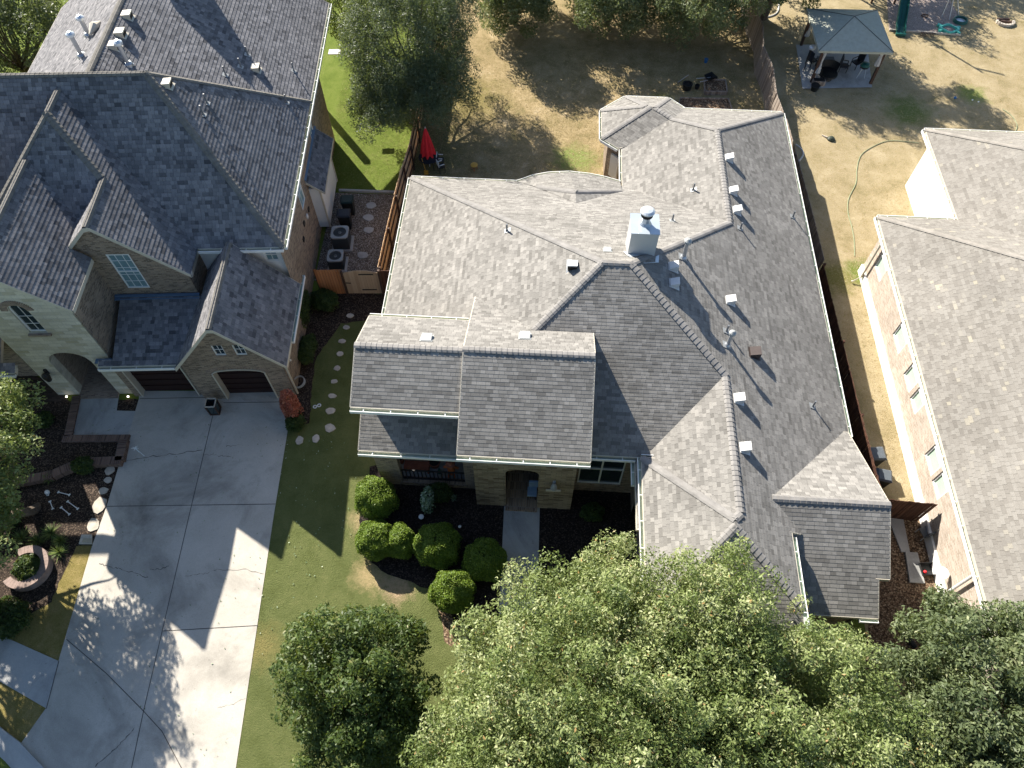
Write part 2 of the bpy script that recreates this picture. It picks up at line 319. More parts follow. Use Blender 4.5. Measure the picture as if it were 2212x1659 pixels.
class Roof:
    """union of roof solids; each solid = (convex footprint, [planes (a,b,c): z=ax+by+c])"""
    def __init__(s, solids): s.S = solids; s.H = [halves(f) for f, _ in solids]
    def inside(s, k, x, y, e=1e-6): return all(a*x+b*y+c >= -e for a, b, c in s.H[k])
    def zk(s, k, x, y): return min(a*x+b*y+c for a, b, c in s.S[k][1])
    def z(s, x, y, skip=None, default=None):
        zs = [s.zk(k, x, y) for k in range(len(s.S)) if k != skip and s.inside(k, x, y)]
        return max(zs) if zs else default
    def build(s, parent, shmat, capmat, t=.006, row=.145, thick=.18, trim='trim', capw=.15):
        roof = MB(); trimb = MB()
        for k, (fp, pls) in enumerate(s.S):
            for i, P in enumerate(pls):
                poly = list(fp)
                for j, Q in enumerate(pls):
                    if j != i: poly = clip(poly, Q[0]-P[0], Q[1]-P[1], Q[2]-P[2])
                if area(poly) < 1e-3: continue
                pieces = [poly]
                for m, (f2, p2) in enumerate(s.S):
                    if m == k: continue
                    conds = list(s.H[m]); dead = False
                    for Q in p2:
                        a, b, c = Q[0]-P[0], Q[1]-P[1], Q[2]-P[2]
                        if abs(a)+abs(b) < 1e-6:
                            if abs(c) < 1e-4: dead = dead or m > k
                            elif c < 0: dead = True
                        else: conds.append((a, b, c))
                    if dead: continue
                    new = []
                    for pc in pieces:
                        rest = pc
                        for (a, b, c) in conds:
                            o = clip(rest, -a, -b, -c)
                            if area(o) > 1e-3: new.append(o)
                            rest = clip(rest, a, b, c)
                            if area(rest) < 1e-3: break
                    pieces = new
                n = Vector((-P[0], -P[1], 1)).normalized(); sl = math.hypot(P[0], P[1]); k3 = 1/n.z
                g = (P[0]/sl, P[1]/sl); up3 = Vector((g[0]*n.z, g[1]*n.z, sl*n.z)); ua = Z.cross(n).normalized(); va = n.cross(ua).normalized()
                for pc in pieces:
                    f3 = lambda x, y: Vector((x, y, P[0]*x+P[1]*y+P[2]))
                    vs = [va.dot(f3(*p)) for p in pc]; r0 = math.floor(min(vs)/row); r1 = math.ceil(max(vs)/row)
                    # v = va . p is linear in x,y
                    A = va.x+va.z*P[0]; B = va.y+va.z*P[1]; C = va.z*P[2]
                    for r in range(r0, r1):
                        q = clip(clip(pc, A, B, C-r*row), -A, -B, (r+1)*row-C)
                        if area(q) < 1e-5: continue
                        top = []; lo = []
                        for (x, y) in q:
                            p = f3(x, y); v = va.dot(p); fr = min(1, max(0, v/row-r)); top.append(p+n*(t*(1-fr)+.002)); lo.append((fr, p))
                        roof.poly(top, 0)
                        e = [i2 for i2 in range(len(q)) if lo[i2][0] < 1e-4 and lo[(i2+1) % len(q)][0] < 1e-4]
                        for i2 in e:
                            j2 = (i2+1) % len(q); a, b = top[i2], top[j2]
                            roof.poly([a, b, lo[j2][1], lo[i2][1]], 0)
                    roof.poly([f3(x, y)-Z*thick for x, y in pc][::-1], 1)
            # fascia on the footprint edges that stand free
            n = len(fp)
            for i in range(n):
                p, q = fp[i], fp[(i+1) % n]; L = math.hypot(q[0]-p[0], q[1]-p[1]); ns = max(1, int(L/.25)); cx = sum(a for a, _ in fp)/n; cy = sum(b for _, b in fp)/n
                nx, ny = (q[1]-p[1])/L, -(q[0]-p[0])/L
                if (cx-p[0])*nx+(cy-p[1])*ny > 0: nx, ny = -nx, -ny
                for m in range(ns):
                    a = (p[0]+(q[0]-p[0])*m/ns, p[1]+(q[1]-p[1])*m/ns); b = (p[0]+(q[0]-p[0])*(m+1)/ns, p[1]+(q[1]-p[1])*(m+1)/ns)
                    mx, my = (a[0]+b[0])/2+nx*.03, (a[1]+b[1])/2+ny*.03; zz = s.z(mx, my, k, -99)
                    za, zb = s.zk(k, *a), s.zk(k, *b)
                    if zz > (za+zb)/2-.02: continue
                    e = .02
                    trimb.poly([(a[0]+nx*e, a[1]+ny*e, za+.004), (b[0]+nx*e, b[1]+ny*e, zb+.004), (b[0]+nx*e, b[1]+ny*e, zb-thick-.02), (a[0]+nx*e, a[1]+ny*e, za-thick-.02)], 0)
                    trimb.poly([(a[0]+nx*e, a[1]+ny*e, za+.004), (b[0]+nx*e, b[1]+ny*e, zb+.004), (b[0]-nx*.03, b[1]-ny*.03, zb+.004), (a[0]-nx*.03, a[1]-ny*.03, za+.004)], 0)
        o = roof.build('roof', [shmat, 'trim'], parent); trimb.build('fascia', trim, parent)
        # ridge and hip caps
        cap = MB()
        for k, (fp, pls) in enumerate(s.S):
            for i in range(len(pls)):
                poly = list(fp)
                for j, Q in enumerate(pls):
                    if j != i: poly = clip(poly, Q[0]-pls[i][0], Q[1]-pls[i][1], Q[2]-pls[i][2])
                if area(poly) < 1e-3: continue
                for e in range(len(poly)):
                    p, q = poly[e], poly[(e+1) % len(poly)]; mx, my = (p[0]+q[0])/2, (p[1]+q[1])/2
                    if math.hypot(p[0]-q[0], p[1]-q[1]) < .3: continue
                    zi = pls[i][0]*mx+pls[i][1]*my+pls[i][2]
                    for j in range(i+1, len(pls)):
                        Q = pls[j]
                        if abs(Q[0]*mx+Q[1]*my+Q[2]-zi) < 1e-5 and abs(Q[0]*p[0]+Q[1]*p[1]+Q[2]-(pls[i][0]*p[0]+pls[i][1]*p[1]+pls[i][2])) < 1e-5:
                            a = Vector((*p, pls[i][0]*p[0]+pls[i][1]*p[1]+pls[i][2])); b = Vector((*q, pls[i][0]*q[0]+pls[i][1]*q[1]+pls[i][2]))
                            if a.z > b.z+1e-3: a, b = b, a
                            s.caps(cap, a, b, pls[i], Q, k, capw)
        if cap.f: cap.build('ridge_cap', [capmat], parent)
        return o
    def caps(s, mb, a, b, P, Q, k, w, step=.2):
        L = (b-a).length; d = (b-a)/L; n = max(1, int(L/step))
        def side(Pl):
            nn = Vector((-Pl[0], -Pl[1], 1)).normalized(); c = nn.cross(d).normalized(); g = Vector((Pl[0], Pl[1], 0))
            if c.dot(Vector((-Pl[0], -Pl[1], 0))) < 0: c = -c
            return c, nn
        (c1, n1), (c2, n2) = side(P), side(Q); nm = (n1+n2).normalized()
        for i in range(n):
            q0 = a+d*(L*i/n); q1 = a+d*(L*(i+1)/n+.03); m = (q0+q1)/2
            zz = s.z(m.x, m.y, k, -99)
            if zz > m.z-.004: continue
            h0, h1 = .058, .02+rng.uniform(0, .008)
            r0 = [q0+c1*w+n1*.022+n1*(h0-.02)*.6, q0+c1*w*.35+n1*(h0-.005), q0+c2*w*.35+n2*(h0-.005), q0+c2*w+n2*.022+n2*(h0-.02)*.6]
            r1 = [q1+c1*w+n1*.022, q1+c1*w*.35+n1*(h1+.012), q1+c2*w*.35+n2*(h1+.012), q1+c2*w+n2*.022]
            for j in range(3): mb.poly([r0[j], r0[j+1], r1[j+1], r1[j]], 0)
            mb.poly([r0[0], r0[1], r0[2], r0[3], q0+c2*w-n2*.02, q0, q0+c1*w-n1*.02], 0)
def wall(mb, p0, p1, z0, top, ops=(), mi=0, step=.25, depth=.15, rmi=None):
    """vertical wall p0->p1 (outside on the right-hand side), top = number or function(x, y); ops = (s0, s1, zb, zt, rise)"""
    p0 = Vector((p0[0], p0[1], 0)); p1 = Vector((p1[0], p1[1], 0)); L = (p1-p0).length; d = (p1-p0)/L; nrm = Vector((d.y, -d.x, 0)); rmi = mi if rmi is None else rmi
    br = {0, L}
    if not isinstance(top, (int, float)):
        br |= {L*i/int(L/step+1) for i in range(int(L/step+1))}
    for (s0, s1, zb, zt, rise) in ops:
        br |= {s0, s1}
        if rise: br |= {s0+(s1-s0)*i/16 for i in range(17)}
    br = sorted(b for b in br if 0 <= b <= L)
    ht = (lambda s: top) if isinstance(top, (int, float)) else (lambda s: top((p0+d*s).x, (p0+d*s).y))
    def oz(o, s):
        s0, s1, zb, zt, rise = o
        if not rise: return zt
        hw = (s1-s0)/2; x = (s-(s0+s1)/2)/hw; return zt+rise*math.sqrt(max(0, 1-x*x))
    P = lambda s, z: p0+d*s+Z*z
    for a, b in zip(br, br[1:]):
        if b-a < 1e-5: continue
        m = (a+b)/2; o = [q for q in ops if q[0] < m < q[1]]
        ua, ub = a, b
        def Q(za0, zb0, zb1, za1):
            mb.poly([P(a, za0), P(b, zb0), P(b, zb1), P(a, za1)], mi, [(a+p0.x+p0.y, za0), (b+p0.x+p0.y, zb0), (b+p0.x+p0.y, zb1), (a+p0.x+p0.y, za1)])
        lo = [z0, z0]
        for q in sorted(o, key=lambda q: q[2]):
            if q[2] > z0+.001: Q(lo[0], lo[1], q[2], q[2])
            lo = [oz(q, a), oz(q, b)]
            mb.poly([P(a, lo[0]), P(b, lo[1]), P(b, lo[1])-nrm*depth, P(a, lo[0])-nrm*depth], rmi)
            if q[2] > z0+.001: mb.poly([P(a, q[2]), P(b, q[2]), P(b, q[2])-nrm*depth, P(a, q[2])-nrm*depth], rmi)
        Q(lo[0], lo[1], ht(b), ht(a))
    for q in ops:
        for s in (q[0], q[1]):
            mb.poly([P(s, q[2]), P(s, q[3]), P(s, q[3])-nrm*depth, P(s, q[2])-nrm*depth], rmi)
def opening_fill(p0, p1, op, depth, parent, pane='glass', frame='white', fw=.05, nx=2, nz=2, rail=True, name='window', mt=.02, panem=None):
    p0 = Vector((p0[0], p0[1], 0)); p1 = Vector((p1[0], p1[1], 0)); L = (p1-p0).length; d = (p1-p0)/L; nrm = Vector((d.y, -d.x, 0))
    s0, s1, zb, zt, rise = op; P = lambda s, z, k=0.0: p0+d*s+Z*z-nrm*(depth-k); hw = (s1-s0)/2; c = (s0+s1)/2
    def arc(s): return zt+(rise*math.sqrt(max(0, 1-((s-c)/hw)**2)) if rise else 0)
    f = MB(); S = [s0+(s1-s0)*i/12 for i in range(13)] if rise else [s0, s1]
    for a, b in ((P(s0+fw/2, zb, .03), P(s0+fw/2, zt, .03)), (P(s1-fw/2, zb, .03), P(s1-fw/2, zt, .03)), (P(s0, zb+fw/2, .032), P(s1, zb+fw/2, .032))): f.bar(a, b, fw, .05)
    for a, b in zip(S, S[1:]): f.bar(P(a, arc(a)-fw/2, .034), P(b, arc(b)-fw/2, .034), fw, .05)
    if rail: f.bar(P(s0, (zb+zt)/2, .036), P(s1, (zb+zt)/2, .036), fw, .045)
    for i in range(1, nx):
        s = s0+(s1-s0)*i/nx; f.bar(P(s, zb, .02), P(s, arc(s), .02), mt, mt)
    for i in range(1, nz):
        z = zb+(zt-zb)*i/nz; f.bar(P(s0, z, .022), P(s1, z, .022), mt, mt)
    fo = f.build(name, frame, parent); g = MB()
    g.poly([P(s0, zb, .008), P(s1, zb, .008)]+[P(s, arc(s), .008) for s in S[::-1]]); g.build('pane', panem or pane, fo)
    return fo
def gutter(parent, pts, out, w=.12, inner='gutin', name='gutter'):
    """open K-style gutter along pts, out = outward unit (x,y) for each run"""
    g = MB()
    for (a, b), o in zip(zip(pts, pts[1:]), out):
        a = Vector(a); b = Vector(b); o = Vector((*o, 0)); d = (b-a).normalized(); L = (b-a).length
        a0, b0 = a+o*.025, b+o*.025; A = a0+o*w; B = b0+o*w
        g.poly([a0-Z*.1, b0-Z*.1, B-Z*.1+Z*.0, A-Z*.1], 1)
        g.poly([A-Z*.1, B-Z*.1, B+Z*.01, A+Z*.01], 1)
        g.bar(A+Z*.01, B+Z*.01, .025, .03, 0); g.poly([A+o*.012-Z*.13, B+o*.012-Z*.13, B+o*.012+Z*.01, A+o*.012+Z*.01], 0); g.poly([a0-Z*.13, b0-Z*.13, B+o*.012-Z*.13, A+o*.012-Z*.13], 0)
        for q in (a, b): g.poly([q+o*.025-Z*.12, q+o*(.037+w)-Z*.12, q+o*(.037+w)+Z*.02, q+o*.025+Z*.02], 0)
        n = int(L/.95)
        for i in range(n): p = a0+d*(L*(i+.5)/n); g.bar(p+Z*.01, p+o*w+Z*.015, .03, .012, 0)
    return g.build(name, ['gutter', inner], parent)
# ================================================================== the main house
mh = thing('brick_house', 'wide single-storey house in the middle with grey-brown hip roofs and two front gable towers', 'house')
mroof = Roof([
 ([(-7.2, 17.0), (13.13, 17), (13.13, 29.5), (-7.2, 29.5)], [(.5, 0, 6.6), (-.5, 0, 9.565), (0, -.5, 17.75), (0, .5, -2.15)]),
 ([(-2.9, 13.0), (8, 13.0), (8, 17), (-2.9, 17)], [(.5, 0, 6.6), (0, .5, -2.15), (-.5, 0, 9.565)]),
 ([(4.0, 10.1), (13.13, 10.1), (13.13, 20), (4.0, 20)], [(.5, 0, 2.185), (-.5, 0, 9.565)]),
 ([(4.2, 6.7), (9.45, 6.7), (9.45, 12.9), (4.2, 12.9)], [(.5, 0, 2.45), (0, -.5, 11.0), (-.5, 0, 9.565), (0, .5, 1.15)]),
 ([(8.0, 8.85), (13.05, 8.85), (13.05, 15.3), (8.0, 15.3)], [(0, -.5, 10.795), (0, .5, -.455)]),
 ([(8.0, 7.6), (12.65, 7.6), (12.65, 8.85), (8.0, 8.85)], [(0, .5, -.455)]),
 ([(3.97, 24), (13.13, 24), (13.13, 36.0), (3.97, 36.0)], [(.5, 0, 1.015), (-.5, 0, 9.565), (0, -.5, 21.0)]),
 ([(2.9, 35.6), (2.9, 33.2), (3.8, 32.45), (7.5, 32.4), (8.1, 33.2), (7.6, 36.05), (6.75, 36.9), (4.3, 36.9)],
  [(.5, 0, 3-.5*2.9), (.32, .384, 3-.32*2.9-.384*33.2), (.34, -.366, 3-.34*2.9+.366*35.6), (0, -.5, 3+.5*36.9), (-.354, -.354, 3+.354*(6.75+36.9))]),
 ([(-2.83, 12.1), (2.15, 12.1), (2.15, 19.9), (-2.83, 19.9)], [(0, .5, -.55), (0, -.5, 15.15)]),
 ([(-6.98, 13.55), (-2.83, 13.55), (-2.83, 17.9), (-6.98, 17.9)], [(0, .5, -.62), (0, -.5, 15.07)]),
])
mroof.build(mh, 'sh_main', 'cap_main')
Roof([([(-6.95, 12.85), (-2.3, 12.85), (-2.3, 14.55), (-6.95, 14.55)], [(0, .5, -2.495)])]).build(mh, 'sh_main', 'cap_main')
# curved patio eave with its small gablet
pm = MB(); ARC = [(-1.57, 29.5), (-1.24, 29.67), (-.69, 29.99), (.12, 30.25), (1.19, 30.37), (2.17, 30.28), (2.99, 30.1), (3.85, 29.8)]
P1, P2, P3, VV = Vector((-.52, 28.7, 3.43)), Vector((1.45, 27.45, 4.38)), Vector((3.9, 28.7, 3.4)), Vector((1.47, 26.6, 4.47))
A3 = [Vector((x, y, 3.02)) for x, y in ARC]
def uvp(p): return (p.x, (p.y)*-1.1)
rp = [P1, P1, P1.lerp(P2, .3), P1.lerp(P2, .7), P2, P2.lerp(P3, .35), P2.lerp(P3, .7), P3]
for i in range(7):
    q = [A3[i], A3[i+1], rp[i+1], rp[i]]; q = q if (rp[i+1]-rp[i]).length > 1e-4 else q[:3]; pm.poly(q, 0, [uvp(p) for p in q])
    pm.poly([A3[i], A3[i+1], A3[i+1]-Z*.2, A3[i]-Z*.2], 1); pm.poly([A3[i+1]-Z*.19, A3[i]-Z*.19, rp[i]-Z*.6, rp[i+1]-Z*.6], 1)
pm.poly([P1, P2, VV], 0); pm.poly([P2, P3, VV], 0); pm.build('patio_roof', ['sh_main', 'trim'], mh)
cb = MB(); PL3 = [(0, 0, 0)]
mroof.S.append(([(0, 0), (0, 0), (0, 0)], [(0, 0, -50)])); mroof.H.append([(0, 0, -1)])
for a, b in ((P1, P2), (P3, P2)): mroof.caps(cb, a+Z*.03, b+Z*.03, (.1, -.4, 0), (.1, .4, 0), len(mroof.S)-1, .15)
cb.build('ridge_cap', ['cap_main'], mh); mroof.S.pop(); mroof.H.pop()
gutter(mh, [(-7.2, 29.5, 2.95), (-1.57, 29.5, 2.95)], [(0, 1)]); gutter(mh, [(-7.2, 18.2, 2.95), (-7.2, 29.5, 2.95)], [(-1, 0)])
gutter(mh, [(13.13, 15.2, 2.95), (13.13, 36, 2.95)], [(1, 0)]); gutter(mh, [(7.5, 36, 2.95), (13.13, 36, 2.95)], [(0, 1)])
gutter(mh, [(4.0, 32.5, 2.95), (3.97, 29.9, 2.95)], [(-1, 0)])
def n2(a, b): d = Vector((b[0]-a[0], b[1]-a[1])).normalized(); return (-d.y, d.x)
ap = [(x, y, 2.97) for x, y in ARC]; gutter(mh, ap, [n2(a, b) for a, b in zip(ap, ap[1:])], .1)
bp = [(3.8, 32.45, 2.95), (2.9, 33.2, 2.95), (2.9, 35.6, 2.95), (4.3, 36.9, 2.95), (6.75, 36.9, 2.95), (7.6, 36.05, 2.95)]
gutter(mh, bp, [n2(a, b) for a, b in zip(bp, bp[1:])], .1)
gutter(mh, [(-2.83, 12.1, 5.45), (2.15, 12.1, 5.45)], [(0, -1)], .14); gutter(mh, [(-6.98, 13.55, 6.1), (-2.85, 13.55, 6.1)], [(0, -1)], .14)
gutter(mh, [(-6.98, 17.9, 6.06), (-2.9, 17.9, 6.06)], [(0, 1)]); gutter(mh, [(-6.95, 12.85, 3.87), (-2.35, 12.85, 3.87)], [(0, -1)], .14)
gutter(mh, [(2.0, 13.0, 4.28), (4.0, 13.0, 4.28)], [(0, -1)]); gutter(mh, [(4.0, 11.9, 4.12), (4.0, 13.0, 4.12)], [(-1, 0)])
gutter(mh, [(4.2, 12.9, 4.5), (5.1, 12.9, 4.5)], [(0, 1)]); gutter(mh, [(4.2, 6.7, 4.5), (4.2, 12.9, 4.5)], [(-1, 0)])
gutter(mh, [(9.45, 6.7, 4.8), (9.45, 9.9, 4.8)], [(1, 0)]); gutter(mh, [(12.0, 7.6, 3.3), (12.65, 7.6, 3.3)], [(0, -1)])
def rz(x, y, d=.17): return mroof.z(x, y, None, 3.0)-d
w = MB()   # brick body
for a, b, top in (((-6.75, 29.05), (-6.75, 14.0), 2.8), ((3.9, 29.05), (-6.75, 29.05), 2.8), ((12.7, 8.9), (12.7, 35.55), 2.8), ((12.7, 35.55), (7.2, 35.55), 2.8),
                  ((9.0, 7.95), (12.25, 7.95), 3.1), ((4.65, 7.15), (9.0, 7.15), 4.3), ((9.0, 7.15), (9.0, 9.9), rz)):
    wall(w, a, b, 0, top)
wall(w, (4.6, 12.5), (4.6, 7.15), 0, 4.3); wall(w, (12.4, 7.95), (12.4, 14.9), 0, rz); wall(w, (4.4, 13.4), (4.4, 12.5), 0, 3.9)
ow = (1.0, 1.9, .9, 2.2, 0); wall(w, (4.4, 32.6), (4.4, 29.3), 0, rz, [ow])
for a, b in (((4.4, 32.3), (3.3, 33.4)), ((3.3, 33.4), (3.3, 35.4)), ((3.3, 35.4), (4.5, 36.5)), ((4.5, 36.5), (6.6, 36.5)), ((6.6, 36.5), (7.3, 35.8))): wall(w, b, a, 0, 2.8) if False else wall(w, a, b, 0, 2.8)
w.build('wall', 'brick_tan', mh); opening_fill((4.4, 32.6), (4.4, 29.3), ow, .12, mh)
m = MB(); m.box((3.75, 32.75, 1.45), (.6, .12, 1.5), 0, R(-45)); m.build('window_cover', 'white', mh); m = MB(); m.bar((4.36, 32.36, 0), (4.36, 32.36, 2.8), .14, .14); m.build('corner_trim', 'trim', mh)
# upper tower walls
w = MB(); wall(w, (-6.6, 14.5), (-2.75, 14.5), 3.9, rz); wall(w, (-6.6, 17.5), (-6.6, 14.5), 2.9, rz); wall(w, (-2.3, 17.5), (-6.6, 17.5), 3.2, rz)
wall(w, (-2.33, 17), (-2.33, 12.5), 3.3, rz); wall(w, (1.75, 12.5), (1.75, 17.2), 0, rz); w.build('tower_wall', 'trim', mh)
# stone entry
a0, a1 = (-2.33, 12.47), (1.75, 12.47); arch = (1.27, 2.62, 0, 3.40, .33)
sl = [(1.38+i*.66, 1.58+i*.66, 4.38, 5.05, 0) for i in range(3)]
w = MB(); wall(w, a0, a1, 0, 5.42, [arch]+sl, depth=.35); wall(w, (-2.33, 13.3), a0, 0, 5.3); wall(w, a1, (1.75, 14), 0, 5.3); w.build('entry_wall', 'sand', mh)
for s0, s1, zb, zt, _ in sl:
    f = MB(); f.bar((a0[0]+s0-.06, 12.45, zb-.04), (a0[0]+s1+.06, 12.45, zb-.04), .06, .07); f.poly([(a0[0]+s0, 12.7, zb), (a0[0]+s1, 12.7, zb), (a0[0]+s1, 12.7, zt), (a0[0]+s0, 12.7, zt)], 1); f.build('slot_window', ['lime', 'dark'], mh)
f = MB(); f.poly([(-1.2, 15.3, 0), (.6, 15.3, 0), (.6, 15.3, 4), (-1.2, 15.3, 4)], 1); f.poly([(-1.2, 12.5, .0), (-1.2, 15.3, .0), (-1.2, 15.3, 4), (-1.2, 12.5, 4)], 0)
f.poly([(.45, 12.5, .0), (.45, 15.3, .0), (.45, 15.3, 4), (.45, 12.5, 4)], 0); f.prism([(-1.08, 12.25), (.30, 12.25), (.30, 15.3), (-1.08, 15.3)], .0, .16, 2); f.poly([(-1.2, 12.5, 3.9), (.6, 12.5, 3.9), (.6, 15.3, 3.9), (-1.2, 15.3, 3.9)], 1)
f.build('entry_hall', ['brick_porch', 'dark', 'soldier'], mh)
m = MB(); m.box((-.4, 15.25, 1.2), (1.0, .06, 2.15)); m.build('front_door', 'door', mh)
m = MB(); m.box((.92, 12.42, 2.85), (.12, .1, .12)); m.lathe((.92, 12.3, 2.45), [(.02, .5), (.06, .45), (.11, .35), (.14, .12), (.08, 0)], 10); m.build('wall_lamp', 'acgrey', mh)
m = MB(); m.box((.92, 12.42, 2.05), (.62, .05, .13)); m.build('name_board', 'trim', mh)
# porch
w = MB(); ho = (.95, 3.72, .32, 2.95, 0); sd = (.35, 1.55, .32, 2.7, 0)
wall(w, (-6.6, 13.2), (-2.33, 13.2), 0, 3.75, [ho], depth=.3); wall(w, (-6.6, 15.2), (-6.6, 13.2), 0, 3.75, [sd], depth=.25); w.build('porch_wall', 'brick_tan', mh)
f = MB(); f.prism([(-6.4, 13.3), (-2.4, 13.3), (-2.4, 15.2), (-6.4, 15.2)], .05, .30, 0); wall(f, (-6.4, 15.19), (-2.4, 15.19), .3, 3.4, [], 1); wall(f, (-2.45, 15.2), (-2.45, 13.3), .3, 3.4, [], 1); f.prism([(-5.75, 13.16), (-2.7, 13.16), (-2.7, 13.42), (-5.75, 13.42)], .30, .36, 2)
f.build('porch_floor', ['conc2', 'brick_porch', 'soldier'], mh)
rl = MB()
for a, b in (((-5.65, 13.36), (-2.88, 13.36)), ((-6.5, 14.85), (-6.5, 13.65))):
    for z in (.42, 1.22): rl.bar((*a, z), (*b, z), .06, .05)
    L = math.dist(a, b); n = int(L/.17)
    for i in range(n+1): x = a[0]+(b[0]-a[0])*i/n; y = a[1]+(b[1]-a[1])*i/n; rl.bar((x, y, .42), (x, y, 1.22), .045, .045)
rl.build('railing', 'iron', mh)
# recessed window beside the tower
w = MB(); wo = (.22, 2.1, .75, 3.55, 0); wall(w, (1.75, 13.42), (4.4, 13.42), 0, 4.1, [wo], depth=.12); w.build('recess_wall', 'brick_tan', mh)
opening_fill((1.75, 13.42), (4.4, 13.42), wo, .1, mh, nx=2, nz=1, mt=.07, fw=.08)
# chimney
nb = lambda x, y: 17.75-.5*y
ch = MB(); ch.prism([(3.46, 20.74), (4.56, 20.74), (4.56, 21.8), (3.46, 21.8)], 6.7, 8.58, 0); ch.prism([(3.43, 20.71), (4.59, 20.71), (4.59, 21.83), (3.43, 21.83)], 8.58, 8.62, 1)
co = ch.build('chimney', [plain('pale_siding', (.44, .45, .44), .5, .05, 1), plain('tin_top', (.50, .56, .60), .25, .06, 2, .5, .35)], mh)
m = MB(); m.lathe((4.02, 21.3, 8.62), [(.25, 0), (.2, .06), (.17, .1), (.17, .42)], 16); m.build('flue', 'metal', co)
m = MB(); m.lathe((4.02, 21.3, 9.04), [(.24, 0), (.24, .2)], 16, 1); m.lathe((4.02, 21.3, 9.24), [(.29, 0), (.29, .05), (.2, .11), (.05, .14)], 16, 0); m.build('flue_cap', ['tin', 'dark'], co)
m = MB(); c = [(3.3, 20.95), (3.46, 20.5), (4.1, 20.12), (4.75, 20.5), (4.8, 21.0)]
m.poly([Vector((x, y, mroof.z(x, y)+.04)) for x, y in c]); m.build('flashing', 'tin', co)
def hit(roof, u, v, loc=False):
    o = Vector((0, 0, CAMH)); d = (G(u, v, 0)-o).normalized()
    if loc: o = toL(o); d = toL(d)
    t = 15.0
    while t < 80:
        p = o+d*t; zz = roof.z(p.x, p.y, None, -9)
        if p.z <= zz: return Vector((p.x, p.y, zz))
        t += .02
MAT['ventw'] = plain('vent_white', (.58, .58, .56), .5, .06)
def box_vent(parent, p, rzz=0, mat='ventw', s=.36, h=.3, down=(1, 0)):
    m = MB(); d = Vector((*down, 0)); q = Matrix.Rotation(math.atan2(-down[1], -down[0]), 3, 'Z')
    P = [Vector(c) for c in ((s/2, -s/2, .5*s/2+h*.35), (s/2, s/2, .5*s/2+h*.35), (-s/2, s/2, -.5*s/2+h*1.35), (-s/2, -s/2, -.5*s/2+h*1.35))]
    B = [Vector((c.x*.8, c.y*.86, c.x*.5-.02)) for c in P]; P = [p+q @ c for c in P]; B = [p+q @ c for c in B]
    m.poly(P[::-1], 0)
    for i in range(4): j = (i+1) % 4; m.poly([P[i], P[j], P[j]-Z*.07, P[i]-Z*.07], 0); m.poly([P[i]-Z*.065, P[j]-Z*.065, B[j], B[i]], 1 if i == 2 else 0)
    k = s*.62; m.poly([p+q @ Vector((x*k, y*k, x*k*.5+.028)) for x, y in ((-1, -1), (1, -1), (1, 1), (-1, 1))], 0)
    return m.build('roof_vent', [mat, 'dark'], parent)
def pipe_vent(parent, p, h, r=.04, cap=False, mat='lead', flash='acgrey', down=(1, 0)):
    m = MB(); m.tube([p-Z*.1, p+Z*h], r, 10, 0)
    if r > .06: m.lathe(p-Z*.05, [(r*2.1, 0), (r*1.9, .12), (r*1.2, .2)], 12, 0)
    if cap: m.lathe(p+Z*h, [(r*1.1, -.05), (r*1.9, 0), (r*1.9, .1), (r*.6, .19)], 12, 1)
    d = Vector((*down, 0)); s = Vector((-down[1], down[0], 0)); k = .09+r
    m.poly([p+d*a*k+s*b*k+Z*(-a*k*.5+.03) for a, b in ((-1.3, -1), (.9, -1), (.9, 1), (-1.3, 1))], 1)
    m.lathe(p-Z*.02, [(r*2.0, 0), (r*1.5, .08), (r*1.1, .12)], 10, 0)
    return m.build('vent_pipe', [mat, flash], parent)
for uv in ((1574, 345), (1583, 416), (1591, 458), (1577, 652), (1595, 864), (1608, 970), (1454, 580), (1456, 616)): box_vent(mh, hit(mroof, *uv), down=(1, 0))
box_vent(mh, hit(mroof, 1629, 765), mat=plain('brown_vent', (.06, .045, .04), .6), down=(1, 0), s=.42)
box_vent(mh, hit(mroof, 1236, 577), down=(0, -1), s=.4); 
for uv in ((922, 731), (1134, 727)): box_vent(mh, hit(mroof, *uv), mat='acgrey', down=(0, 1), s=.4, h=.14)
box_vent(mh, hit(mroof, 1312, 541), mat='acgrey', down=(0, 1), s=.3, h=.1)
for uv, h, dn in (((1095, 499), .42, (-1, 0)), ((1497, 411), .42, (-1, 0)), ((1452, 477), .4, (0, 1)), ((1599, 494), .38, (1, 0)), ((1712, 469), .4, (1, 0)), ((1569, 716), .4, (1, 0)), ((1755, 878), .4, (1, 0))): pipe_vent(mh, hit(mroof, *uv), h, down=dn)
pipe_vent(mh, hit(mroof, 1476, 557), .95, .085, True, 'metal'); pipe_vent(mh, hit(mroof, 1571, 747), .8, .075, True, 'metal')
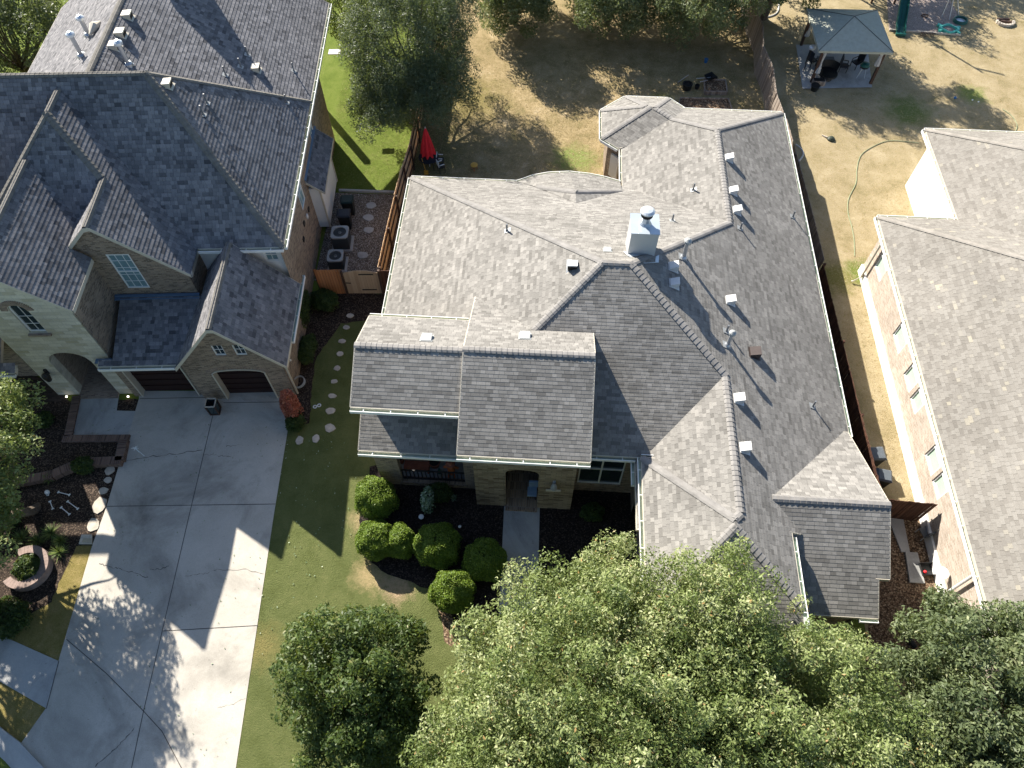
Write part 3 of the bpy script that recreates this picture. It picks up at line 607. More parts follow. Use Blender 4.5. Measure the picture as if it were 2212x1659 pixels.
# ================================================================== the left house
lh = thing('brick_house', 'tall two-storey brick house with steep dark roofs, limestone tower and garage gable', 'house', rz=TH)
E1 = 5.6
lroof = Roof([
 ([(-32, 22.8), (-9.65, 22.8), (-9.65, 33.0), (-32, 33.0)], [(0, 1.045, E1-1.045*22.8), (0, -1.045, E1+1.045*33.0), (-1.045, 0, E1-1.045*9.65)]),
 ([(-25.15, 28.1), (-9.65, 28.1), (-9.65, 41.9), (-25.15, 41.9)], [(-.654, 0, E1-.654*9.65), (.654, 0, E1+.654*25.15)]),
 ([(-23.0, 21.5), (-13.45, 21.5), (-13.45, 27.7), (-23.0, 27.7)], [(-.976, 0, 8.65-.976*16.57), (0, 1.0, 10.53-25.9), (.976, 0, 10.53+.976*18.5)]),
 ([(-18.25, 21.3), (-13.45, 21.3), (-13.45, 25.5), (-18.25, 25.5)], [(-.976, 0, 8.65-.976*16.57), (.976, 0, 8.65+.976*16.57)]),
 ([(-22.1, 18.5), (-17.15, 18.5), (-17.15, 24.5), (-22.1, 24.5)], [(-1.03, 0, 9.3-1.03*19.6), (1.03, 0, 9.3+1.03*19.6)]),
 ([(-17.75, 18.2), (-13.0, 18.2), (-13.0, 21.5), (-17.75, 21.5)], [(0, .3, 3.2-.3*18.2)]),
 ([(-14.4, 18.05), (-9.5, 18.05), (-9.5, 22.75), (-14.4, 22.75)], [(-1.2, 0, 6.05-1.2*11.95), (1.2, 0, 6.05+1.2*11.95)]),
 ([(-27, 18.1), (-21.45, 18.1), (-21.45, 20.5), (-27, 20.5)], [(0, .5, 3.0-.5*18.1)]),
 ([(-36, 19.4), (-22.4, 19.4), (-22.4, 24.2), (-36, 24.2)], [(0, .9, 6.3-.9*19.4)]),
])
lroof.build(lh, 'sh_left', 'cap_left', t=.013, row=.17, capw=.17)
lz = lambda x, y: lroof.z(x, y, None, 3)-.18
g = gutter(lh, [(-14.05, 22.8, 5.55), (-9.65, 22.8, 5.55)], [(0, -1)]); gutter(lh, [(-9.65, 22.8, 5.55), (-9.65, 41.9, 5.55)], [(1, 0)])
gutter(lh, [(-17.75, 18.2, 3.15), (-14.4, 18.2, 3.15)], [(0, -1)]); gutter(lh, [(-9.5, 19.4, 3.08), (-9.5, 23.3, 3.08)], [(1, 0)]); gutter(lh, [(-26, 18.1, 2.95), (-21.45, 18.1, 2.95)], [(0, -1)])
w = MB(); o1 = (4.5, 5.4, 3.3, 5.0, 0); o2 = (9.2, 10.0, 3.7, 5.0, 0)
wall(w, (-9.9, 22.9), (-9.9, 36.7), 0, 5.42, [(o1[0], o1[1], o1[2], o1[3], 0), (o2[0], o2[1], o2[2], o2[3], 0)], depth=.08)
wall(w, (-9.9, 36.7), (-24.9, 36.7), 0, 5.6); wall(w, (-24.9, 36.7), (-24.9, 23), 0, 5.42); wall(w, (-9.9, 18.35), (-9.9, 22.9), 0, 2.95)
w.build('side_wall', 'brick_tan', lh)
for x in (-23, -17.4, -12.2): m = MB(); m.box((x, 41.5, 2.7), (.35, .35, 5.4)); m.build('patio_post', 'brick_tan', lh)
m = MB(); m.box((-9.55, 40.2, 3.6), (.7, .45, .06)); m.build('awning', 'white', lh)
for o in (o1, o2): opening_fill((-9.9, 22.9), (-9.9, 36.7), o, .06, lh, fw=.06, pane='blind')
# garage fronts
gw = MB(); gF = (-14.2, 18.35), (-9.85, 18.35); L0 = -14.2
d2 = (L0*-1-13.16, -10.72+14.2, 0, 2.25, .32); d2 = (1.04, 3.48, 0, 2.22, .3)
sw = [(1.72, 2.2, 3.6, 4.38, 0), (2.62, 3.1, 3.6, 4.38, 0)]
wall(gw, *gF, 0, lz, [d2]+sw, depth=.35, step=.12); wall(gw, (-14.2, 18.9), (-14.2, 18.35), 0, 2.9)
d1 = (.35, 3.1, 0, 2.45, 0); wall(gw, (-17.6, 18.6), (-14.2, 18.6), 0, 3.02, [d1], depth=.35); gw.build('garage_wall', 'brick_tan', lh)
for (p0, p1, op, dd) in ((*gF, d2, .3), ((-17.6, 18.6), (-14.2, 18.6), d1, .3)):
    b = MB(); s0, s1 = op[0], op[1]; y = p0[1]+dd
    b.poly([(p0[0]+s0, y, 0), (p0[0]+s1, y, 0)]+[(p0[0]+s1-(s1-s0)*i/12, y, op[3]+op[4]*math.sqrt(max(0, 1-(1-i/6)**2))) for i in range(13)])
    for k in range(1, 5): b.bar((p0[0]+s0, y-.02, op[3]*k/5), (p0[0]+s1, y-.02, op[3]*k/5), .03, .02)
    dr = b.build('garage_door', 'door', lh)
    t = MB()
    for s in (s0, s1): t.box((p0[0]+s+(.03 if s == s0 else -.03), p0[1]+dd/2-.02, op[3]/2), (.06, dd+.06, op[3]))
    n = 12
    for i in range(n):
        za = op[3]+op[4]*math.sqrt(max(0, 1-(1-2*i/n)**2)); zb = op[3]+op[4]*math.sqrt(max(0, 1-(1-2*(i+1)/n)**2)); xa = p0[0]+s0+(s1-s0)*i/n; xb = p0[0]+s0+(s1-s0)*(i+1)/n
        t.poly([(xa, p0[1]-.02, za-.02), (xb, p0[1]-.02, zb-.02), (xb, y, zb-.02), (xa, y, za-.02)]); t.poly([(xa, p0[1]-.02, za-.02), (xb, p0[1]-.02, zb-.02), (xb, p0[1]-.02, zb-.08), (xa, p0[1]-.02, za-.08)])
    t.build('door_trim', 'trim', dr)
for o in sw: opening_fill(*gF, o, .1, lh, fw=.05, rail=False)
m = MB()
for i in range(26):
    t = math.pi*(i+.5)/26; x = -11.94-1.34*math.cos(t); z = 2.26+.42*math.sin(t); m.box((x, 18.345, z), (.075, .02, .22), 0, 0, Matrix.Rotation(-(math.pi/2-t)*.35, 3, 'Y'))
m.build('brick_arch', 'brick_porch', lh)
# brick gable over the lower roof, tower side
w = MB(); wo = (1.35, 2.32, 4.55, 6.75, 0); wall(w, (-18.0, 21.5), (-13.7, 21.5), 3.2, lambda x, y: lroof.zk(3, x, 21.5)-.18, [wo], depth=.08, step=.15); wall(w, (-13.7, 21.5), (-13.7, 23.2), 3.0, 5.5)
wall(w, (-17.45, 18.8), (-17.45, 21.5), 2.9, 6.55); w.build('upper_wall', 'brick_tan', lh); w = MB(); wall(w, (-36, 19.9), (-22.6, 19.9), 0, 6.1); w.build('wing_wall', 'brick_tan', lh)
opening_fill((-18.0, 21.5), (-13.7, 21.5), wo, .06, lh, pane='blind', fw=.06, nx=3, nz=5)
m = MB(); m.box((-15.5, 21.38, 4.17), (3.8, .12, .05)); m.box((-15.5, 21.28, 4.1), (3.8, .2, .04)); m.build('wall_flashing', 'blue', lh)
w = MB(); wo = (2.9, 3.5, 4.3, 5.1, 0); wall(w, (-13.7, 23.15), (-9.95, 23.15), 2.9, 5.42, [wo]); w.build('siding_wall', 'white', lh); opening_fill((-13.7, 23.15), (-9.95, 23.15), wo, .1, lh, fw=.05, pane='blind')
# limestone tower
tw = MB(); T0, T1 = (-21.3, 18.77), (-17.5, 18.77); ta = (1.05, 2.9, 0, 2.75, .75); tw1 = (1.4, 2.15, 5.0, 6.5, .38)
wall(tw, T0, T1, 0, lz, [ta, tw1], depth=.45, step=.15); wall(tw, (-21.3, 21), T0, 0, 6.9); wall(tw, T1, (-17.5, 18.9), 0, 6.5); tw.build('tower_wall', 'lime', lh)
opening_fill(T0, T1, tw1, .15, lh, fw=.05, nx=2, nz=3, rail=False)
m = MB()
for i in range(24):
    t = math.pi*(i+.5)/24; m.box((-19.525-.52*math.cos(t), 18.75, 6.53+.5*math.sin(t)), (.05, .05, .26), 0, 0, Matrix.Rotation(-(math.pi/2-t), 3, 'Y'))
m.build('window_arch', 'brick_porch', lh); m = MB(); m.box((-19.5, 18.72, 4.92), (.95, .12, .1)); m.build('window_sill', 'brick_porch', lh)
m = MB(); m.poly([(-20.3, 20.6, 0), (-18.3, 20.6, 0), (-18.3, 20.6, 3.6), (-20.3, 20.6, 3.6)], 1); m.poly([(-20.25, 19.2, 0), (-20.25, 20.6, 0), (-20.25, 20.6, 3.6), (-20.25, 19.2, 3.6)]); m.poly([(-18.4, 19.2, 0), (-18.4, 20.6, 0), (-18.4, 20.6, 3.6), (-18.4, 19.2, 3.6)])
m.poly([(-20.25, 19.2, 3.6), (-18.4, 19.2, 3.6), (-18.4, 20.6, 3.6), (-20.25, 20.6, 3.6)], 1); m.prism([(-20.25, 18.5), (-18.4, 18.5), (-18.4, 20.6), (-20.25, 20.6)], .0, .1, 0); m.build('entry_hall', ['brick_porch', 'dark'], lh)
m = MB(); m.box((-17.75, 18.66, 2.95), (.7, .25, .08)); m.build('ledge', 'blue', lh)
m = MB(); lp = toL(G(84, 800, 1.7)); y = 18.6
m.box((-20.75, 18.72, 2.1), (.12, .1, .34)); m.lathe((-20.75, 18.52, 1.72), [(.04, .5), (.15, .42), (.17, .3), (.12, 0), (.05, -.08)], 10); m.build('wall_lantern', 'iron', lh)
# side bump with shed roof
m = MB(); m.prism([(-9.95, 29.2), (-9.35, 29.2), (-9.35, 32.8), (-9.95, 32.8)], .3, 3.05, 0)
m.bar((-9.34, 29.2, .3), (-9.34, 29.2, 3.0), .09, .09, 1); m.bar((-9.34, 32.8, .3), (-9.34, 32.8, 3.0), .09, .09, 1); m.build('side_bay', ['white', 'trim'], lh)
sh = Roof([([(-9.88, 29.0), (-9.05, 29.0), (-9.05, 33.2), (-9.88, 33.2)], [(-.85, 0, 3.0-.85*9.05)])]); sh.build(lh, 'sh_left', 'cap_left', t=.013, row=.17, thick=.12)
m = MB(); m.box((-9.9, 31.1, 3.86), (.2, 4.2, .05), 0, 0, Matrix.Rotation(R(40), 3, 'Y')); m.build('bay_flashing', 'blue', lh)
m = MB()
for y, z in ((28.2, 2.6), (26.9, 2.9), (26.1, 2.6)): m = MB(); m.box((-9.88, y, z), (.08, .22, .22)); m.build('wall_vent', 'iron', lh)
m = MB(); m.box((-9.85, 27.6, 2.7), (.06, .18, .22)); m.build('meter_box', 'white', lh)
m = MB(); m.tube([(-9.42, 18.5, 2.95), (-9.75, 18.45, 2.6), (-9.78, 18.45, .2)], .05, 8); m.build('downspout', 'trim', lh)
for uv, r, h in (((177, 121), .1, 1.0), ((192, 76), .1, .8)): pipe_vent(lh, hit(lroof, *uv, True), h, r, True, 'metal', 'tin', (-1, 0))
p = hit(lroof, 208, 66, True); m = MB(); m.tube([p+Vector((-.1, -.5, .12)), p+Vector((0, 0, .2)), p+Vector((.1, .5, .12))], [.05, .22, .05], 10); m.build('ridge_dome', 'trim', lh)
for uv in ((276, 36), (261, 74), (248, 102), (553, 150), (361, 184)): box_vent(lh, hit(lroof, *uv, True), mat='trim', down=(1, 0), s=.42, h=.24)
pipe_vent(lh, hit(lroof, 278, 140, True), 1.0, .1, True, 'metal', 'tin')
for uv in ((536, 120), (521, 146), (488, 163), (635, 154), (448, 224), (440, 249), (620, 223)): pipe_vent(lh, hit(lroof, *uv, True), .5, .035)
c = MB(); c.prism([(-18.6, 39.6), (-17.0, 39.6), (-17.0, 41.2), (-18.6, 41.2)], 9, 13.2); c.build('chimney', 'blue', lh)
# ================================================================== the right house
rh = thing('brick_house', 'low pinkish brick house at the right edge with pale grey shingle roof', 'house')
rroof = Roof([
 ([(16.5, -2), (36, -2), (36, 27.4), (16.5, 27.4)], [(.5, 0, 3.65-8.25), (0, -.5, 3.65+13.7), (-.5, 0, 3.65+18)]),
 ([(20.4, 20), (40, 20), (40, 34.2), (20.4, 34.2)], [(.5, 0, 3.65-10.2), (0, -.5, 3.65+17.1)]),
])
rroof.build(rh, 'sh_right', 'cap_right', capw=.14)
gutter(rh, [(16.5, -2, 3.6), (16.5, 27.4, 3.6)], [(-1, 0)]); gutter(rh, [(16.5, 27.4, 3.6), (20.4, 27.4, 3.6)], [(0, 1)])
gutter(rh, [(20.4, 27.4, 3.6), (20.4, 34.2, 3.6)], [(-1, 0)]); gutter(rh, [(20.4, 34.2, 3.6), (34, 34.2, 3.6)], [(0, 1)])
WY = ((25.0, 26.15), (20.6, 21.8), (18.45, 19.5), (17.3, 18.2), (14.3, 15.35), (13.2, 14.1))
rw = MB(); p0, p1 = (16.95, 27.0), (16.95, -1); ops = [(27-y1, 27-y0, 1.5, 3.15, 0) for y0, y1 in WY]
wall(rw, p0, p1, .55, 3.48, ops, depth=.12); wall(rw, (20.9, 27.0), p0, .55, 3.48); rw.build('wall', 'brick_pink', rh)
for o in ops: fo = opening_fill(p0, p1, o, .1, rh, pane='mint', fw=.07, nx=1, nz=1)
m = MB(); m.prism([(16.86, -1), (17.0, -1), (17.0, 27.05), (16.86, 27.05)], 0, .56); m.build('foundation', 'white', rh)
m = MB(); wall(m, (20.85, 33.8), (20.85, 27.0), 0, 3.48); wall(m, (36, 33.8), (20.85, 33.8), 0, 3.48); m.build('stucco_wall', 'white', rh)
m = MB(); m.tube([(16.6, 26.45, 3.5), (16.8, 26.4, 3.2), (16.8, 26.35, .35), (16.35, 26.2, .1)], .055, 8); m.build('downspout', 'trim', rh)
m = MB(); m.tube([(16.6, 9.6, 3.5), (16.8, 9.6, 3.2), (16.8, 9.5, .3), (16.4, 9.3, .1)], .06, 8); m.build('downspout', 'white', rh)
# ================================================================== ground sheets
MAT['edge_pave'] = bricks('dark_pavers', (.03, .022, .018), (.07, .05, .04), (.04, .035, .03), .2, .1, .012, .2)
def sheet(name, pts, mat, z, parent=None, kind='structure'):
    if sum(pts[i][0]*pts[(i+1) % len(pts)][1]-pts[(i+1) % len(pts)][0]*pts[i][1] for i in range(len(pts))) < 0: pts = pts[::-1]
    m = MB(); m.poly([(p[0], p[1], z) for p in pts]); o = m.build(name, mat, parent)
    return tag(o, kind=kind) if kind else o
px = lambda *q: [G(*a) for a in q]
def ragged(pts, amp=.06, step=.25, seed=1):
    r = random.Random(seed); out = []
    for i in range(len(pts)):
        a, b = Vector(pts[i][:2]), Vector(pts[(i+1) % len(pts)][:2]); n = max(1, int((b-a).length/step))
        for k in range(n): p = a.lerp(b, k/n); out.append((p.x+r.uniform(-amp, amp), p.y+r.uniform(-amp, amp)))
    return out
sheet('ground', [(-400, -400), (400, -400), (400, 500), (-400, 500)], 'g_side', 0)
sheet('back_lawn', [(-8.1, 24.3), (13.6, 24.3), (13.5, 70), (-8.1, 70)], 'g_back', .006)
sheet('right_yard', [(13.7, -10), (60, -10), (60, 70), (13.5, 70), (13.5, 39)], 'g_right', .010)
sheet('front_lawn', [(-11.5, 26), (-7.6, 24.2), (-6.6, 20), (-6.6, 13.4), (13.2, 13.4), (13.2, -10), (-12, -10)], 'g_front', .014)
sheet('verge', px((235, 1155), (198, 1182), (100, 1529), (40, 1620), (-260, 1420), (-200, 1150)), 'g_strip', .012)
bed = px((800, 1010), (840, 990), (1030, 1000), (1400, 1000), (1410, 1345), (1000, 1360), (965, 1318), (935, 1275), (885, 1258), (838, 1240), (800, 1215), (775, 1150), (785, 1060))
sheet('mulch_bed', ragged(bed, .05), 'mulch', .022)
sheet('dirt_path', ragged(px((925, 1258), (968, 1262), (985, 1320), (1010, 1362), (1015, 1400), (960, 1390), (950, 1330)), .06, seed=2), 'soil', .018)
sheet('side_bed', ragged(px((690, 628), (838, 636), (830, 690), (735, 700), (680, 780), (668, 915), (615, 925), (600, 800)), .05, seed=3), 'mulchb', .022)
sheet('planting_bed', ragged(px((160, 868), (300, 862), (235, 1090), (205, 1172), (165, 1182), (110, 1300), (60, 1330), (-160, 1300), (-160, 820)), .05, seed=4), 'mulchb', .018)
sheet('side_yard_soil', ragged(px((1905, 1105), (2045, 1100), (2120, 1420), (1860, 1480)), .06, seed=5), 'soil', .016)
sheet('porch_paving', px((-300, 700), (100, 820), (150, 866), (-300, 905)), 'edge_pave', .03)
sheet('gravel_bed', px((722, 417), (866, 421), (845, 632), (679, 606)), 'gravel', .02)
sheet('play_gravel', px((1920, 66), (2074, 77), (2068, 30), (2010, -80), (1910, -80)), 'sandp', .02)
dv = px((300, 845), (620, 845), (622, 930), (593, 1106), (510, 1659), (480, 1860), (-60, 1900), (46, 1606), (100, 1530), (127, 1428), (200, 1178), (230, 1097), (301, 861))
sheet('driveway', dv, 'conc', .03)
sheet('sidewalk', px((-200, 1282), (127, 1428), (100, 1530), (-200, 1356)), 'conc2', .026)
sheet('entry_pad', px((178, 850), (258.6, 850), (252.8, 887.6), (293.6, 888.6), (276, 944), (157, 944)), 'conc2', .034)
sheet('front_walk', px((1089, 1094), (1166, 1097), (1160, 1330), (1078, 1330)), 'conc2', .03)
sheet('road', px((-400, 1480), (0, 1700), (60, 1800), (-50, 2400), (-900, 2000)), plain('asphalt', (.05, .05, .06), .9, .2, 8), .016)
cu = MB()
cp = [G(-120, 1478), G(0, 1569), G(47, 1605), G(98, 1659), G(180, 1780)]; cq = [G(-120, 1498), G(0, 1589), G(35, 1617), G(79, 1659), G(150, 1780)]; cr = [G(-150, 1540), G(0, 1634), G(12, 1645), G(27, 1662), G(80, 1780)]
for i in range(4):
    cu.poly([cp[i]+Z*.13, cp[i+1]+Z*.13, cq[i+1]+Z*.12, cq[i]+Z*.12]); cu.poly([cq[i]+Z*.12, cq[i+1]+Z*.12, cr[i+1]+Z*.03, cr[i]+Z*.03]); cu.poly([cp[i]+Z*.13, cp[i+1]+Z*.13, cp[i+1], cp[i]])
tag(cu.build('kerb', 'conc2'), kind='structure')
# joints and cracks in the driveway
m = MB()
def strip(mb, pts, w, z=.036):
    P = [G(*q, z) for q in pts]
    for i in range(len(P)-1):
        a, b = P[i], P[i+1]; d = (b-a).normalized(); n = Vector((-d.y, d.x, 0)); wa = w[i] if isinstance(w, list) else w; wb = w[i+1] if isinstance(w, list) else w
        mb.poly([a-n*wa/2, a+n*wa/2, b+n*wb/2, b-n*wb/2][::-1])
for q in ([(302, 861), (470, 858)], [(483, 870), (612, 868)], [(460, 896), (411.7, 1100), (310, 1536), (284, 1659)], [(230, 1093.7), (595, 1088.7)], [(351.7, 1363), (556.7, 1351)],
          [(143.7, 1381), (230, 1455), (310, 1536), (350, 1580), (392, 1659)], [(127, 1428), (100, 1531)], [(200, 1178), (166, 1176)]): strip(m, q, .028)
tag(m.build('driveway_joints', 'joint'), kind='structure')
m = MB()
def crack(pts, w, n=7, seed=0):
    r = random.Random(seed); out = []
    for a, b in zip(pts, pts[1:]):
        for k in range(n): t = k/n; out.append((a[0]+(b[0]-a[0])*t+r.uniform(-2, 2), a[1]+(b[1]-a[1])*t+r.uniform(-2, 2)))
    out.append(pts[-1]); strip(m, out, [w*.5*r.uniform(.2, 1.5) for _ in out], .038)
for k, (q, w) in enumerate((([(268, 997), (330, 985), (380, 980), (437, 972)], .045), ([(440, 982), (470, 984), (500, 987)], .03), ([(487, 964), (525, 961)], .022), ([(215, 1217), (240, 1226), (262, 1229), (300, 1241), (320, 1248)], .035),
    ([(325, 1231), (345, 1229), (365, 1222)], .045), ([(400, 1243), (440, 1240), (470, 1230), (530, 1230), (570, 1240)], .025), ([(205, 1655), (240, 1625), (262, 1605), (290, 1572)], .05), ([(470, 1530), (500, 1522), (530, 1508)], .018))): crack(q, w, seed=k)
tag(m.build('driveway_cracks', 'joint'), kind='structure')
# ------------------------------------------------------------------ stepping stones
def stone(u, v, ru, rv, label, group, seed, mat='flag', rot=0):
    r = random.Random(seed); c = G(u, v); n = 9; P = []
    for k in range(n):
        t = 2*math.pi*k/n+r.uniform(-.2, .2); P.append((c.x+(ru*math.cos(t))*r.uniform(.8, 1.1)*(1 if abs(math.cos(t)) < .8 else .95), c.y+rv*math.sin(t)*r.uniform(.8, 1.12)))
    m = MB(); m.prism(P, .01, .06); return tag(m.build('stepping_stone', mat), label, 'stepping stone', group)
side = [(757, 683, .2, .15), (748, 708, .2, .15), (739, 738, .2, .14), (735, 765, .19, .15), (729, 796, .2, .15), (722, 825, .19, .12), (718, 856, .23, .13), (715, 888, .26, .2), (713, 925, .28, .22), (683, 948, .2, .22), (647, 952, .2, .22)]
words = ['closest to the wooden gate', 'second from the wooden gate', 'third from the wooden gate', 'fourth from the wooden gate', 'fifth from the wooden gate', 'partly grown over, beside the red shrub', 'long low one level with the garage front', 'beside the two white rings', 'where the path bends to the driveway', 'second from the driveway corner', 'at the driveway corner, end of the path']
for k, (q, wd) in enumerate(zip(side, words)): stone(*q, 'pale stepping stone in the side lawn, '+wd, 'stepping stones down the side lawn', k)
for k, (u, v, a, b, wd) in enumerate(((238, 1017, .22, .22, 'just below the brick planter corner'), (234, 1038, .2, .15, 'second below the brick planter'), (224, 1061, .25, .18, 'tan and rounded, beside the drive'), (216, 1092, .3, .42, 'large and ragged, level with the drive joint'), (202, 1135, .3, .36, 'just above the sunlit block'))):
    stone(u, v, a, b, 'flagstone along the left drive edge, '+wd, 'flagstones beside the driveway', 40+k)
m = MB(); m.prism([G(*q) for q in ((178, 1156), (200, 1156), (200, 1176), (172, 1176))], 0, .08); tag(m.build('paving_slab', 'lime'), 'sunlit pale square slab at the corner of the grass strip and driveway', 'slab')
for k, (u, v, wd) in enumerate(((802, 445, 'nearest the dark bins'), (796, 471, 'second from the bins'), (797, 498, 'beside the larger air conditioner'), (784, 552, 'nearest the gate'))):
    stone(u, v, .34, .26, 'round flagstone in the river gravel, '+wd, 'flagstones in the gravel bed', 60+k, 'conc2')
# ------------------------------------------------------------------ fences
def fence(label, pts, mat, postmat, h=1.85, parts=None, bw=.14, cat='fence', lean=0, seed=0, rail_side=1):
    t = thing('wooden_fence', label, cat); r = random.Random(seed)
    for a, b in zip(pts, pts[1:]):
        a = Vector((*a[:2], 0)); b = Vector((*b[:2], 0)); L = (b-a).length; d = (b-a)/L; n = Vector((d.y, -d.x, 0)); m = MB(); k = int(L/bw); s = 0
        jog = r.uniform(-.05, .05)
        for i in range(k):
            w = L/k; hh = h+jog+r.uniform(-.02, .02); p = a+d*(i*w+.006); q = a+d*((i+1)*w-.006); o = n*(r.uniform(-.01, .01)); tp = n*lean
            A = [p+o, q+o, q+o+Z*hh+tp, p+o+Z*hh+tp]; B = [x-n*.02 for x in A]; u0 = i*bw+.3*seed
            m.poly(A, 0, [(u0+.01, 0), (u0+.12, 0), (u0+.12, hh), (u0+.01, hh)]); m.poly(B[::-1], 0, [(u0+.01, 0), (u0+.12, 0), (u0+.12, hh), (u0+.01, hh)])
            for i0 in range(4): j = (i0+1) % 4; m.poly([A[i0], A[j], B[j], B[i0]], 0, [(u0+.05, 0), (u0+.06, 0), (u0+.06, .1), (u0+.05, .1)])
        m.build('board_panel', mat, t)
        m = MB()
        for z in (.3, 1.0, 1.6): m.bar(a-n*.045*rail_side+Z*z+n*lean*z/h, b-n*.045*rail_side+Z*z+n*lean*z/h, .04, .09)
        m.build('rail', postmat, t)
        m = MB(); m.box(a-n*.1*rail_side+Z*(h/2-.02), (.09, .09, h)); m.build('post', postmat, t)
    return t
fence('orange cedar fence running back between the two yards from the side gate', [(-8.32, 24.2), (-8.28, 26.9), (-8.22, 29.3), (-8.12, 31.6), (-7.98, 33.4), (-7.95, 35.8), (-7.95, 38.2), (-7.9, 40.6), (-7.9, 46)], 'cedar', 'post', seed=1, rail_side=-1)
gt = fence('stained cedar fence with a paler arched gate closing the side yard', [(-11.5, 23.75), (-10.1, 23.85)], 'cedard', 'post', seed=2)
m = MB(); a, b = Vector((-10.08, 23.86, 0)), Vector((-8.3, 23.98, 0)); n = 13
for i in range(n):
    p = a.lerp(b, i/n+.004); q = a.lerp(b, (i+1)/n-.004); h0 = 1.62+.2*math.sin(math.pi*i/n); h1 = 1.62+.2*math.sin(math.pi*(i+1)/n); u = i*.14
    m.poly([p, q, q+Z*h1, p+Z*h0], 0, [(u+.01, 0), (u+.12, 0), (u+.12, h1), (u+.01, h0)]); m.poly([p+Vector((0, .03, 0)), p+Vector((0, .03, h0)), q+Vector((0, .03, h1)), q+Vector((0, .03, 0))], 0, [(u+.01, 0), (u+.01, h0), (u+.12, h1), (u+.12, 0)])
    m.poly([p+Z*h0, q+Z*h1, q+Vector((0, .03, h1)), p+Vector((0, .03, h0))], 0)
ga = m.build('gate', wood('gate_boards', (.42, .29, .18), (.52, .38, .25)), gt)
m = MB(); m.bar((-9.3, 23.88, 1.55), (-8.55, 23.93, 1.55), .02, .06); m.bar((-9.3, 23.88, .35), (-8.55, 23.93, .35), .02, .06); m.bar((-10.05, 23.83, .9), (-9.8, 23.83, .9), .02, .05); m.build('hinge', 'iron', ga)
m = MB(); m.box((-8.25, 23.97, .93), (.12, .12, 1.86)); m.build('post', 'post', gt); m = MB(); m.box((-10.12, 23.8, .93), (.1, .1, 1.86)); m.build('post', 'post', gt)
m = MB(); m.bar((-8.15, 24.0, .9), (-7.2, 24.05, .9), .03, 1.8); m.build('board_panel', 'darkwood', gt)
fence('weathered grey fence with jogged panels between the back yards', [(13.15, 56), (13.15, 51.2), (13.2, 48.7), (13.5, 46.2), (13.28, 44.0), (13.62, 41.7), (13.5, 39.4), (13.75, 37.0), (13.9, 34), (14.05, 30), (14.15, 26)], 'oldwood', 'oldwood', seed=3, lean=-.12)
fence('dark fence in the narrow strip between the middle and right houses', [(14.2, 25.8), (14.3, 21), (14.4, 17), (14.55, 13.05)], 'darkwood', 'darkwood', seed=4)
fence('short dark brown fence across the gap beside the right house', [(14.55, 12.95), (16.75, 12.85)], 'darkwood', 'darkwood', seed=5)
# ------------------------------------------------------------------ masonry edging in the left front garden
def edging(label, runs, mat, w, h, name='brick_edging', cat='edging'):
    t = MB()
    for run in runs:
        P = [G(*q) for q in run]
        for a, b in zip(P, P[1:]):
            d = (b-a).normalized(); n = Vector((-d.y, d.x, 0))*w/2; e = d*.0
            L = (b-a).length; A = [a-n, b-n, b+n, a+n]
            t.poly([q+Z*h for q in A], 0, [(0, 0), (L, 0), (L, w), (0, w)])
            for i in range(4): j = (i+1) % 4; t.poly([A[i], A[j], A[j]+Z*h, A[i]+Z*h], 0)
    return tag(t.build(name, mat), label, cat)
MAT['edge'] = bricks('edge_brick', (.10, .06, .045), (.24, .15, .11), (.16, .13, .11), .09, .5, .014, .2)
edging('low brick border around the grey entry pad beside the limestone tower', [[(168, 858), (150, 944)], [(138, 950), (281, 949)]], 'edge', .36, .14)
edging('brick planter wall curving from the driveway into the left garden bed', [[(272, 955), (263, 1000)], [(268, 1000), (195, 1003), (160, 1012), (120, 1030), (-40, 1062)]], 'edge', .4, .3)
c = G(66, 1231); m = MB(); n = 26
for i in range(n):
    t0, t1 = R(-135+270*i/n), R(-135+270*(i+1)/n); P = lambda r, t, z: c+Vector((r*math.cos(t), r*math.sin(t)*1.0, z))
    g = .004
    m.poly([P(.6, t0+g, .42), P(.92, t0+g, .42), P(.92, t1-g, .42), P(.6, t1-g, .42)]); m.poly([P(.92, t0, 0), P(.92, t1, 0), P(.92, t1, .42), P(.92, t0, .42)]); m.poly([P(.6, t1, 0), P(.6, t0, 0), P(.6, t0, .42), P(.6, t1, .42)])
tag(m.build('ring_planter', plain('pink_stone', (.27, .20, .17), .8, .25, 4)), 'round pinkish stone planter ring in the left garden', 'planter')
m = MB(); m.poly([G(735, 414), G(862, 418), G(862, 422), G(735, 418)]); q = [G(733, 413), G(864, 417.5)]; m = MB(); m.bar(q[0]+Z*.06, q[1]+Z*.06, .14, .14); tag(m.build('timber_edging', 'conc2'), 'pale straight edging between green side lawn and gravel bed', 'edging')
